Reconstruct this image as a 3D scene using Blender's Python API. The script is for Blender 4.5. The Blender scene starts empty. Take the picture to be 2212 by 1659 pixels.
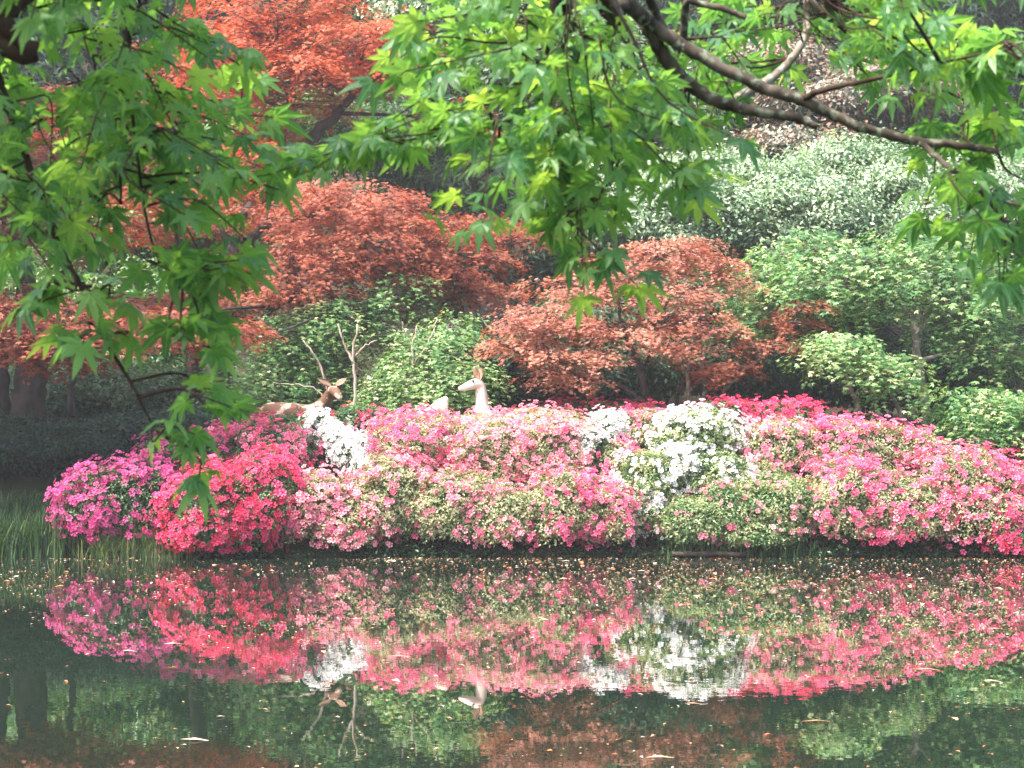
import bpy, math, random
import numpy as np
from mathutils import Vector

# ------------------------------------------------------------------ camera, sky, sun, exposure
scene = bpy.context.scene
COL = scene.collection
FPX, HOR, CX, CAMZ = 4800.0, 875.0, 1106.0, 1.5          # focal length in units of a 2212 px wide picture

cam_d = bpy.data.cameras.new("camera")
cam = bpy.data.objects.new("camera", cam_d); COL.objects.link(cam)
cam.location = (0, 0, CAMZ); cam.rotation_euler = (math.radians(90), 0, 0)
cam_d.sensor_width = 36.0
cam_d.lens = 36.0 * FPX / 2212.0
cam_d.shift_y = 45.5 / 2212.0
cam_d.clip_start = 0.05; cam_d.clip_end = 1000
cam_d.dof.use_dof = True
cam_d.dof.focus_distance = 19.0
cam_d.dof.aperture_fstop = 15.0
scene.camera = cam

SUN_EL, SUN_AZ = math.radians(60), math.radians(240)      # azimuth clockwise from +Y: left and a little behind the camera
sdir = Vector((math.sin(SUN_AZ) * math.cos(SUN_EL), math.cos(SUN_AZ) * math.cos(SUN_EL), math.sin(SUN_EL)))
world = bpy.data.worlds.new("World"); scene.world = world; world.use_nodes = True
wn = world.node_tree.nodes; wl = world.node_tree.links
sky = wn.new("ShaderNodeTexSky"); sky.sky_type = 'NISHITA'; sky.sun_disc = False
sky.sun_elevation = SUN_EL; sky.sun_rotation = SUN_AZ; sky.dust_density = 4.0
wl.new(sky.outputs[0], wn["Background"].inputs[0]); wn["Background"].inputs[1].default_value = 0.15
sun_d = bpy.data.lights.new("sun", 'SUN'); sun_d.energy = 2.6; sun_d.angle = math.radians(3); sun_d.color = (1.0, 0.95, 0.86)
sun = bpy.data.objects.new("sun", sun_d); COL.objects.link(sun)
sun.rotation_euler = sdir.to_track_quat('Z', 'Y').to_euler(); sun.location = sdir * 60
vs = scene.view_settings; vs.view_transform = 'Standard'; vs.look = 'None'; vs.gamma = 1; vs.exposure = 2.05
cy = scene.cycles
cy.max_bounces = 6; cy.diffuse_bounces = 3; cy.glossy_bounces = 3; cy.transmission_bounces = 4; cy.transparent_max_bounces = 4
cy.caustics_reflective = False; cy.caustics_refractive = False
cy.sample_clamp_indirect = 6.0

# ------------------------------------------------------------------ helpers
def P(x, y, Y):
    """a point of the place, Y metres away, seen at x, y of a 2212 x 1659 picture"""
    return np.array([(x - CX) / FPX * Y, Y, CAMZ - (y - HOR) / FPX * Y])

def M(px, Y): return px / FPX * Y
RNG = np.random.default_rng(7)
def U(a, b, n=None): return RNG.uniform(a, b, n)
def nrm(v):
    v = np.asarray(v, float)
    return v / np.maximum(np.linalg.norm(v, axis=-1, keepdims=True), 1e-9)

def noise3(p, s=1.0, seed=0.0):
    """cheap smooth noise about -1..1"""
    p = np.asarray(p) * s + seed * 7.13
    a = np.sin(p[..., 0] * 1.7 + 1.3 * np.sin(p[..., 1] * 1.1 + p[..., 2]) + seed)
    b = np.sin(p[..., 1] * 1.9 + 1.4 * np.sin(p[..., 2] * 1.3 - p[..., 0] * 0.8) + 2.1 + seed)
    c = np.sin(p[..., 2] * 2.3 + 1.2 * np.sin(p[..., 0] * 1.5 + p[..., 1] * 0.9) + 4.2)
    d = np.sin((p[..., 0] + p[..., 1] - p[..., 2]) * 3.7 + 1.1 * a)
    return (a + b + c + 0.6 * d) / 2.6

def sstep(a, b, x):
    t = np.clip((x - a) / (b - a), 0, 1); return t * t * (3 - 2 * t)

def ground_z(x, y):
    x = np.asarray(x, float); y = np.asarray(y, float)
    far = -0.5 + 0.62 * sstep(21.7, 22.15, y + 0.12 * np.sin(x * 1.3) + 0.08 * np.sin(x * 3.1 + 1)) + 0.95 * sstep(22.2, 25.3, y) + 0.35 * sstep(25, 32, y) + 1.6 * sstep(31, 42, y) + 15.0 * sstep(40, 66, y)
    near = -0.5 + 0.68 * sstep(0, 0.8, 2.6 - y + 0.15 * np.sin(x * 1.1))
    side = -0.5 + 0.9 * sstep(15.0, 17, np.abs(x)) + 8 * sstep(20, 60, np.abs(x))
    return np.maximum(np.maximum(far, near), side) + 0.02 * np.sin(x * 2.3 + y) * (1 + 0.2 * np.sin(y * 1.7))

def mesh_from(name, V, loops, starts, mat, parent=None, attrs=None, smooth=False):
    me = bpy.data.meshes.new(name)
    V = np.asarray(V, np.float32)
    me.vertices.add(len(V)); me.vertices.foreach_set("co", V.ravel())
    me.loops.add(len(loops)); me.loops.foreach_set("vertex_index", np.asarray(loops, np.int32))
    me.polygons.add(len(starts)); me.polygons.foreach_set("loop_start", np.asarray(starts, np.int32))
    if attrs:
        for k, a in attrs.items():
            at = me.attributes.new(k, 'FLOAT', 'POINT'); at.data.foreach_set("value", np.asarray(a, np.float32))
    me.polygons.foreach_set("use_smooth", np.full(len(starts), bool(smooth)))
    me.update(calc_edges=True); me.validate()
    me.materials.append(mat)
    ob = bpy.data.objects.new(name, me); COL.objects.link(ob)
    if parent is not None:
        ob.parent = parent
        ob.matrix_parent_inverse = parent.matrix_world.inverted() if False else ob.matrix_parent_inverse
        ob.location = -Vector(parent.location)          # things are never rotated: the mesh is in world space
    return ob

class Geo:
    """collects instances of leaf templates, tubes ... as one mesh"""
    def __init__(s): s.V = []; s.L = []; s.S = []; s.A = {}; s.nv = 0; s.nl = 0
    def add(s, V, faces, attrs=None):
        V = np.asarray(V, float).reshape(-1, 3)
        for f in faces:                                     # each f an (N,k) array
            f = np.asarray(f); n, k = f.shape
            s.L.append((f + s.nv).ravel()); s.S.append(s.nl + np.arange(n) * k); s.nl += n * k
        for k in set(list(s.A) + list(attrs or {})):
            s.A.setdefault(k, [np.zeros(s.nv)] if s.nv else [])
            s.A[k].append(np.asarray(attrs[k], float) if attrs and k in attrs else np.zeros(len(V)))
        s.V.append(V); s.nv += len(V)
    def leaves(s, tmpl, pos, direc, normal, size, tint):
        tv, tf, ta = tmpl
        pos = np.asarray(pos); n = len(pos)
        if n == 0: return
        z = nrm(normal); d = np.asarray(direc)
        y = nrm(d - z * (d * z).sum(1, keepdims=True)); x = np.cross(y, z)
        R = np.stack([x, y, z], axis=1)                     # rows
        size = np.broadcast_to(np.asarray(size, float), (n,))
        V = pos[:, None, :] + size[:, None, None] * np.einsum('kj,njc->nkc', tv, R)
        k = len(tv); off = np.arange(n) * k
        faces = []
        for m in sorted({len(f) for f in tf}):
            fa = np.array([f for f in tf if len(f) == m])
            faces.append((off[:, None, None] + fa[None]).reshape(-1, m))
        at = {'tint': np.repeat(np.broadcast_to(np.asarray(tint, float), (n,)), k)}
        for kk, a in ta.items(): at[kk] = np.tile(a, n)
        s.add(V.reshape(-1, 3), faces, at)
    def tube(s, pts, rad, seg=7, rough=0.0):
        pts = np.asarray(pts, float); n = len(pts)
        rad = np.broadcast_to(np.asarray(rad, float), (n,)) if np.ndim(rad) else np.full(n, rad)
        t = np.gradient(pts, axis=0); t = nrm(t)
        ref = np.where(np.abs(t[:, 2:3]) > 0.9, np.array([[1.0, 0, 0]]), np.array([[0, 0, 1.0]]))
        u = nrm(np.cross(t, ref)); v = np.cross(t, u)
        a = np.linspace(0, 2 * math.pi, seg, endpoint=False)
        rr = rad[:, None] * (1 + rough * RNG.uniform(-1, 1, (n, seg)))
        V = pts[:, None] + rr[..., None] * (np.cos(a)[None, :, None] * u[:, None] + np.sin(a)[None, :, None] * v[:, None])
        idx = np.arange(n * seg).reshape(n, seg); nx = np.roll(idx, -1, axis=1)
        q = np.stack([idx[:-1], nx[:-1], nx[1:], idx[1:]], -1).reshape(-1, 4)
        s.add(V.reshape(-1, 3), [q, idx[-1:].copy(), idx[:1, ::-1].copy()])
    def build(s, name, mat, parent=None, smooth=False):
        if not s.V: return None
        at = {k: np.concatenate(a) for k, a in s.A.items()}
        return mesh_from(name, np.concatenate(s.V), np.concatenate(s.L), np.concatenate(s.S), mat, parent, at, smooth)

def spline(pts, n=20):
    """Catmull-Rom through the points"""
    p = np.asarray(pts, float)
    if len(p) == 2: return p[0] + (p[1] - p[0]) * np.linspace(0, 1, n)[:, None]
    p = np.vstack([2 * p[0] - p[1], p, 2 * p[-1] - p[-2]])
    out = []; m = len(p) - 3
    for t in np.linspace(0, m - 1e-6, n):
        i = int(t); f = t - i; a, b, c, d = p[i:i + 4]
        out.append(0.5 * (2 * b + (c - a) * f + (2 * a - 5 * b + 4 * c - d) * f * f + (3 * b - a - 3 * c + d) * f ** 3))
    return np.array(out)

def thing(name, label, cat, loc, group=None):
    o = bpy.data.objects.new(name, None); COL.objects.link(o)
    o.empty_display_size = 0.2
    o.location = [float(v) for v in loc]; o['label'] = label; o['category'] = cat
    if group: o['group'] = group
    return o

# ------------------------------------------------------------------ leaf shapes
def kite_leaf(lobes, wid=0.16, base=0.10, droop=0.12):
    """palmate leaf: each lobe one kite; lobes = (angle deg, length)"""
    V = []; F = []
    for a, l in lobes:
        a = math.radians(a); d = np.array([math.sin(a), math.cos(a)]); p = np.array([d[1], -d[0]])
        i = len(V)
        V += [(0, 0, 0), (*(d * l * 0.45 - p * wid * l), -0.02), (*(d * l), -droop * l), (*(d * l * 0.45 + p * wid * l), -0.02)]
        F.append((i, i + 3, i + 2, i + 1))
    return np.array(V), F, {}

MAPLE5 = kite_leaf([(0, 1), (48, .9), (-48, .9), (100, .6), (-100, .6)], 0.17)
MAPLE3 = kite_leaf([(0, 1), (50, .85), (-50, .85)], 0.22)

def oval_leaf(w=0.24, fold=0.06):
    V = np.array([(0, 0, 0), (w, .45, fold), (0, .5, 0), (-w, .45, fold), (0, 1, -0.08)])
    return V, [(0, 1, 2), (0, 2, 3), (2, 1, 4), (3, 2, 4)], {}
OVAL = oval_leaf()
LONGL = oval_leaf(0.11, 0.03)
QUAD = (np.array([(0, 0, 0), (.28, .5, .05), (0, 1, -.05), (-.28, .5, .05)]), [(0, 1, 2, 3)], {})

def big_maple(sd=0, curl=1.0, fold=1.0):
    """palmate seven-lobed leaf with folded, tapering lobes"""
    lob = [(-128, .42), (-84, .72), (-41, .95), (0, 1.06), (41, .95), (84, .72), (128, .42)]
    rg = random.Random(sd)
    lob = [(a + rg.uniform(-5, 5), l * rg.uniform(.88, 1.08)) for a, l in lob]
    V = [(0, 0, 0)]; A = [1.0]; F = []
    def pol(a, r, z):
        z = z * fold - .16 * (curl - 1) * r * r * (1 + .5 * math.sin(math.radians(a) * 2 + sd)); a = math.radians(a); return (r * math.sin(a), r * math.cos(a), z)
    sin_i = []
    angs = [l[0] for l in lob]
    sa = [-165] + [(angs[i] + angs[i + 1]) / 2 for i in range(6)] + [165]
    sr = [.10, .27, .34, .36, .36, .34, .27, .10]
    for a, r in zip(sa, sr): sin_i.append(len(V)); V.append(pol(a, r, 0.012)); A.append(0.0)
    for k, (a, l) in enumerate(lob):
        m, sl, sr_, t, ml = (len(V) + j for j in range(5))
        dl = 11.0 / max(l, .5) * .8 + 3
        V += [pol(a, .42 * l, -.02), pol(a - dl, .60 * l, -.005 - .06 * l * l), pol(a + dl, .60 * l, -.005 - .06 * l * l), pol(a, l, -.22 * l * l), pol(a, .70 * l, -.035 - .09 * l * l)]
        A += [1.0, 0, 0, 1.0, 1.0]
        L, Rr = sin_i[k], sin_i[k + 1]
        F += [(0, m, L), (0, Rr, m), (L, m, ml, sl), (m, Rr, sr_, ml), (sl, ml, t), (ml, sr_, t)]
    F = [tuple(reversed(f)) for f in F]
    return np.array(V), F, {'vein': np.array(A)}
BIGMAPLES = [big_maple(1, 1.0, 1.0), big_maple(2, 2.2, .8), big_maple(3, .3, 1.4), big_maple(4, 1.6, 1.9), big_maple(5, 3.2, 1.2)]

def flower_tmpl():
    """five-petalled funnel"""
    V = [(0, 0, 0)]; F = []
    for k in range(5):
        a = k * 2 * math.pi / 5
        def q(da, r, z): return (r * math.cos(a + da), r * math.sin(a + da), z)
        i = len(V)
        V += [q(-.30, .22, .14), q(-.50, .42, .24), q(-.22, .52, .20), q(.22, .52, .20), q(.50, .42, .24), q(.30, .22, .14), q(0, .30, .12)]
        F += [(0, i + 6, i), (0, i + 5, i + 6), (i, i + 6, i + 2, i + 1), (i + 6, i + 3, i + 2), (i + 6, i + 5, i + 4, i + 3)]
    F = [tuple(reversed(f)) if False else f for f in F]
    return np.array(V) - np.array([0, 0, 0.05]), F, {'vein': np.array([1.0] + [0, 0, 0, 0, 0, 0, .45] * 5)}
FLOWER = flower_tmpl()

# ------------------------------------------------------------------ materials
def new_mat(name):
    m = bpy.data.materials.new(name); m.use_nodes = True
    return m, m.node_tree.nodes, m.node_tree.links, m.node_tree.nodes["Principled BSDF"]

def leaf_mat(name, cols, trans=0.35, tcol=(1.25, 1.35, 0.6), rough=0.45, spec=0.4, vein=None, vr=(.86, .97)):
    """cols: colours chosen leaf by leaf"""
    m, n, l, b = new_mat(name)
    at = n.new("ShaderNodeAttribute"); at.attribute_name = 'tint'
    r = n.new("ShaderNodeValToRGB"); el = r.color_ramp.elements
    while len(el) < len(cols): el.new(0.5)
    for i, c in enumerate(cols): el[i].position = i / max(len(cols) - 1, 1); el[i].color = (*c, 1)
    l.new(at.outputs['Fac'], r.inputs[0])
    col = r.outputs[0]
    if vein:
        va = n.new("ShaderNodeAttribute"); va.attribute_name = 'vein'
        mr = n.new("ShaderNodeMapRange"); mr.inputs[1].default_value = vr[0]; mr.inputs[2].default_value = vr[1]
        mx = n.new("ShaderNodeMix"); mx.data_type = 'RGBA'; mx.inputs[7].default_value = (*vein, 1)
        l.new(va.outputs['Fac'], mr.inputs[0]); l.new(mr.outputs[0], mx.inputs[0]); l.new(col, mx.inputs[6]); col = mx.outputs[2]
    l.new(col, b.inputs['Base Color'])
    b.inputs['Roughness'].default_value = rough; b.inputs['Specular IOR Level'].default_value = spec
    t = n.new("ShaderNodeBsdfTranslucent")
    mul = n.new("ShaderNodeMix"); mul.data_type = 'RGBA'; mul.blend_type = 'MULTIPLY'; mul.inputs[0].default_value = 1
    mul.inputs[7].default_value = (*tcol, 1); l.new(col, mul.inputs[6]); l.new(mul.outputs[2], t.inputs[0])
    ms = n.new("ShaderNodeMixShader"); ms.inputs[0].default_value = trans
    l.new(b.outputs[0], ms.inputs[1]); l.new(t.outputs[0], ms.inputs[2]); l.new(ms.outputs[0], n["Material Output"].inputs[0])
    return m

def bark_mat(name, c1, c2, scale=9.0, lichen=None):
    m, n, l, b = new_mat(name)
    tc = n.new("ShaderNodeTexCoord"); mp = n.new("ShaderNodeMapping"); mp.inputs[3].default_value = (1, 1, .35)
    ns = n.new("ShaderNodeTexNoise"); ns.inputs['Scale'].default_value = scale; ns.inputs['Detail'].default_value = 7
    r = n.new("ShaderNodeValToRGB"); r.color_ramp.elements[0].position = .35; r.color_ramp.elements[1].position = .68
    r.color_ramp.elements[0].color = (*c1, 1); r.color_ramp.elements[1].color = (*c2, 1)
    l.new(tc.outputs['Object'], mp.inputs[0]); l.new(mp.outputs[0], ns.inputs[0]); l.new(ns.outputs[0], r.inputs[0])
    col = r.outputs[0]
    if lichen:
        n2 = n.new("ShaderNodeTexNoise"); n2.inputs['Scale'].default_value = scale * 2.2; n2.inputs['Detail'].default_value = 4
        r2 = n.new("ShaderNodeValToRGB"); r2.color_ramp.elements[0].position = .56; r2.color_ramp.elements[1].position = .64
        mx = n.new("ShaderNodeMix"); mx.data_type = 'RGBA'; mx.inputs[7].default_value = (*lichen, 1)
        l.new(tc.outputs['Object'], n2.inputs[0]); l.new(n2.outputs[0], r2.inputs[0]); l.new(r2.outputs[0], mx.inputs[0]); l.new(col, mx.inputs[6]); col = mx.outputs[2]
    l.new(col, b.inputs['Base Color']); b.inputs['Roughness'].default_value = .9; b.inputs['Specular IOR Level'].default_value = .15
    bp = n.new("ShaderNodeBump"); bp.inputs['Strength'].default_value = .6; bp.inputs['Distance'].default_value = .01
    l.new(ns.outputs[0], bp.inputs['Height']); l.new(bp.outputs[0], b.inputs['Normal'])
    return m

BARK_DARK = bark_mat("dark bark", (.028, .021, .017), (.085, .062, .05))
BARK_GREY = bark_mat("grey bark", (.10, .08, .062), (.30, .25, .20), 12, (.36, .37, .31))
BARK_PALE = bark_mat("pale twig bark", (.30, .22, .16), (.55, .46, .38), 14)
BARK_FORE = bark_mat("maple limb bark", (.035, .028, .022), (.14, .11, .085), 22, (.19, .21, .15))
TWIG_FORE = bark_mat("maple twig bark", (.03, .02, .014), (.07, .045, .03), 30)

RED = leaf_mat("scarlet maple leaf", [(.12, .035, .02), (.34, .065, .022), (.50, .105, .032), (.58, .16, .065), (.34, .10, .033)], .38, (1.5, .8, .5), .5)
RUST = leaf_mat("rust red maple leaf", [(.12, .035, .022), (.26, .06, .028), (.39, .098, .042), (.49, .165, .10), (.26, .10, .04)], .35, (1.4, .8, .5), .5)
CORAL = leaf_mat("coral maple leaf", [(.18, .065, .04), (.36, .12, .07), (.48, .18, .11), (.58, .28, .21), (.28, .14, .065)], .33, (1.35, .85, .5), .5)
GMAPLE = leaf_mat("fresh green maple leaf", [(.035, .10, .03), (.06, .17, .05), (.11, .26, .075), (.22, .36, .12), (.46, .50, .24)], .38, (1.3, 1.3, .5), .4, .5)
YMAPLE = leaf_mat("yellow green maple leaf", [(.05, .15, .045), (.10, .25, .07), (.20, .36, .12), (.36, .47, .21), (.55, .58, .34)], .4, (1.3, 1.25, .5), .4, .5)
SILVER = leaf_mat("pale silvery leaf", [(.05, .11, .05), (.13, .23, .11), (.28, .39, .22), (.44, .54, .35), (.62, .67, .48)], .3, (1.1, 1.2, .7), .3, .6)
BROWNL = leaf_mat("reddish brown leaf", [(.04, .06, .04), (.11, .14, .09), (.24, .22, .16), (.38, .29, .23), (.44, .18, .11)], .25, (1.3, .9, .6), .35, .5)
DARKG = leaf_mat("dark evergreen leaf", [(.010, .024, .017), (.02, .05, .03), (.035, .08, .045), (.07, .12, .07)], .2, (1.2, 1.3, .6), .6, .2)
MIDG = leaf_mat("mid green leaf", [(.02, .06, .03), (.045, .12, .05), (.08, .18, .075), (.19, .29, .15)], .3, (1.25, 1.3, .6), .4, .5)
FOREG = leaf_mat("green maple leaf", [(.045, .15, .055), (.075, .22, .075), (.12, .29, .085), (.20, .37, .10)], .56, (2.5, 1.95, .8), .4, .45, (.16, .30, .09))
AZ_CREAM = leaf_mat("young azalea leaf", [(.09, .16, .07), (.20, .26, .11), (.40, .40, .21), (.56, .51, .31), (.60, .46, .33)], .3, (1.2, 1.15, .6), .4, .4)
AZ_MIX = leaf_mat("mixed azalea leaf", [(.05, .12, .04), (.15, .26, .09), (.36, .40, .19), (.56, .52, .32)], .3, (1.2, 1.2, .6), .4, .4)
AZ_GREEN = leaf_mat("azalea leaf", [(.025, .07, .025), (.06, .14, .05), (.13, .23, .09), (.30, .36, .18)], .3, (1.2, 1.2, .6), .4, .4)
def petal(name, cols, trans=.3): return leaf_mat(name, cols, trans, (1.15, .95, 1.0), .55, .25, (.55, .60, .35) if cols[0][1] > .5 else (cols[0][0] * .8, cols[0][1] * .5, cols[0][2] * .6), (.1, 1.0))
F_MAG = petal("magenta petal", [(.60, .05, .22), (.70, .09, .29), (.78, .16, .38)])
F_CRIM = petal("crimson petal", [(.62, .02, .07), (.75, .04, .13), (.82, .09, .22), (.85, .16, .30)])
F_PINK = petal("pink petal", [(.72, .12, .22), (.82, .24, .33), (.86, .36, .42), (.89, .55, .54)])
F_ROSE = petal("rose petal", [(.68, .05, .15), (.78, .12, .26), (.83, .20, .33), (.87, .36, .45)])
F_RED = petal("deep red petal", [(.45, .02, .07), (.60, .04, .11), (.72, .12, .22)])
F_WHITE = petal("white petal", [(.80, .80, .78), (.85, .85, .84), (.88, .88, .86)])
GRASS = leaf_mat("grass blade", [(.018, .05, .02), (.04, .10, .035), (.09, .19, .06), (.22, .30, .11), (.40, .36, .16)], .3, (1.2, 1.2, .6), .45, .4)
LITTER = leaf_mat("floating petal", [(.30, .11, .05), (.46, .16, .06), (.50, .27, .14), (.58, .42, .27), (.74, .64, .52)], .1, (1, 1, 1), .6, .3)

# ------------------------------------------------------------------ ground and water
def ground():
    xs = np.unique(np.concatenate([np.linspace(-300, -25, 24), np.linspace(-25, 25, 140), np.linspace(25, 300, 24)]))
    ys = np.unique(np.concatenate([np.linspace(-200, -6, 12), np.linspace(-6, 4, 30), np.linspace(4, 21, 14), np.linspace(21, 27, 60), np.linspace(27, 70, 40), np.linspace(70, 400, 16)]))
    X, Y = np.meshgrid(xs, ys); Z = ground_z(X, Y)
    V = np.stack([X, Y, Z], -1).reshape(-1, 3)
    idx = np.arange(X.size).reshape(X.shape)
    q = np.stack([idx[:-1, :-1], idx[:-1, 1:], idx[1:, 1:], idx[1:, :-1]], -1).reshape(-1, 4)
    m, n, l, b = new_mat("earth and leaf litter")
    tc = n.new("ShaderNodeTexCoord")
    n1 = n.new("ShaderNodeTexNoise"); n1.inputs['Scale'].default_value = 1.2; n1.inputs['Detail'].default_value = 8
    r = n.new("ShaderNodeValToRGB"); e = r.color_ramp.elements; e.new(.5)
    e[0].position = .3; e[0].color = (.018, .014, .010, 1); e[1].position = .5; e[1].color = (.045, .034, .022, 1); e[2].position = .72; e[2].color = (.035, .055, .022, 1)
    l.new(tc.outputs['Object'], n1.inputs[0]); l.new(n1.outputs[0], r.inputs[0]); l.new(r.outputs[0], b.inputs['Base Color'])
    b.inputs['Roughness'].default_value = .95; b.inputs['Specular IOR Level'].default_value = .1
    n2 = n.new("ShaderNodeTexNoise"); n2.inputs['Scale'].default_value = 30; n2.inputs['Detail'].default_value = 5
    bp = n.new("ShaderNodeBump"); bp.inputs['Strength'].default_value = .7; bp.inputs['Distance'].default_value = .03
    l.new(tc.outputs['Object'], n2.inputs[0]); l.new(n2.outputs[0], bp.inputs['Height']); l.new(bp.outputs[0], b.inputs['Normal'])
    g = Geo(); g.add(V, [q]); o = g.build("ground", m, None, True); o['kind'] = 'structure'
    o['label'] = "dark earth bank rising from the pond"

def water():
    m, n, l, b = new_mat("murky pond water")
    b.inputs['Base Color'].default_value = (.009, .018, .011, 1); b.inputs['Roughness'].default_value = .006; b.inputs['IOR'].default_value = 1.6
    tc = n.new("ShaderNodeTexCoord")
    mp = n.new("ShaderNodeMapping"); mp.inputs[3].default_value = (1.0, 1.0, 1)
    n1 = n.new("ShaderNodeTexNoise"); n1.inputs['Scale'].default_value = 7.0; n1.inputs['Detail'].default_value = 2
    n2 = n.new("ShaderNodeTexNoise"); n2.inputs['Scale'].default_value = .5; n2.inputs['Detail'].default_value = 1
    mr = n.new("ShaderNodeMapRange"); mr.inputs[1].default_value = .4; mr.inputs[2].default_value = .65; mr.inputs[3].default_value = .25; mr.inputs[4].default_value = 1
    mu = n.new("ShaderNodeMath"); mu.operation = 'MULTIPLY'
    l.new(tc.outputs['Object'], mp.inputs[0]); l.new(mp.outputs[0], n1.inputs[0]); l.new(tc.outputs['Object'], n2.inputs[0])
    l.new(n2.outputs[0], mr.inputs[0]); l.new(n1.outputs[0], mu.inputs[0]); l.new(mr.outputs[0], mu.inputs[1])
    bp = n.new("ShaderNodeBump"); bp.inputs['Strength'].default_value = 1.0; bp.inputs['Distance'].default_value = .0004
    l.new(mu.outputs[0], bp.inputs['Height']); l.new(bp.outputs[0], b.inputs['Normal'])
    g = Geo(); g.add([(-18, .5, 0), (18, .5, 0), (18, 23, 0), (-18, 23, 0)], [np.array([[0, 1, 2, 3]])])
    o = g.build("water", m); o['kind'] = 'structure'; o['label'] = "still dark pond mirroring the flowers and trees"
ground(); water()

# ------------------------------------------------------------------ plant builders
UP = np.array([0, 0, 1.0])
def rand_unit(n): return nrm(RNG.normal(size=(n, 3)))

def spray_leaves(g, tm, C, D, m, L, W, size, droop=.25, lay=.02):
    """flat fans of m leaves along twigs starting at C and heading D"""
    n = len(C); D = nrm(D); S = nrm(np.cross(D, UP) + 1e-6); N = np.cross(S, D)
    t = U(0, 1, (n, m)); sd = RNG.uniform(-1, 1, (n, m)) * (1.05 - .65 * t)
    pos = C[:, None] + D[:, None] * (t * L)[..., None] + S[:, None] * (sd * W)[..., None] - UP * (droop * L * (t ** 2 + .5 * sd ** 2))[..., None] + RNG.normal(0, lay, (n, m, 3))
    d = D[:, None] * (.7 + .5 * t)[..., None] + S[:, None] * (sd * 1.1)[..., None] - UP * U(.0, .45, (n, m))[..., None] + RNG.normal(0, .25, (n, m, 3))
    nn = N[:, None] * 1.0 + UP * .5 + D[:, None] * U(-.1, .7, (n, m))[..., None] + RNG.normal(0, .27, (n, m, 3))
    tw = np.clip(RNG.normal(.5, .24, (n, 1)) + RNG.normal(0, .2, (n, m)), 0, 1)
    g.leaves(tm, pos.reshape(-1, 3), d.reshape(-1, 3), nn.reshape(-1, 3), (size * U(.7, 1.25, (n, m))).ravel(), tw.ravel())

def pad_points(c, rx, ry, rz, n, low=.25):
    """spray origins on the upper shell of a flat dome, plus a thinner fill under it"""
    a = U(0, 2 * math.pi, n); r = np.sqrt(U(0, 1, n))
    lump = 1 + .16 * np.sin(a * 3 + c[0] * 5) + .1 * np.sin(a * 7 + c[2] * 9)
    r2 = r * lump
    ux, uy = np.cos(a) * r2, np.sin(a) * r2
    top = np.sqrt(np.clip(1 - r ** 2, 0, 1))
    z = top * np.where(RNG.random(n) < low, U(-.6, .7, n), U(.55, 1.05, n)) - .25 * r ** 3
    z = z + .22 * noise3(np.stack([ux * 2, uy * 2, z * 0 + c[0]], -1), 2.0, c[2])
    p = np.stack([c[0] + ux * rx, c[1] + uy * ry, c[2] + z * rz], -1)
    d = np.stack([ux * 1.0 + RNG.normal(0, .35, n), uy + RNG.normal(0, .35, n) - .15, -.10 - .35 * r2 + RNG.normal(0, .12, n)], -1)
    return p, d

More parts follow.
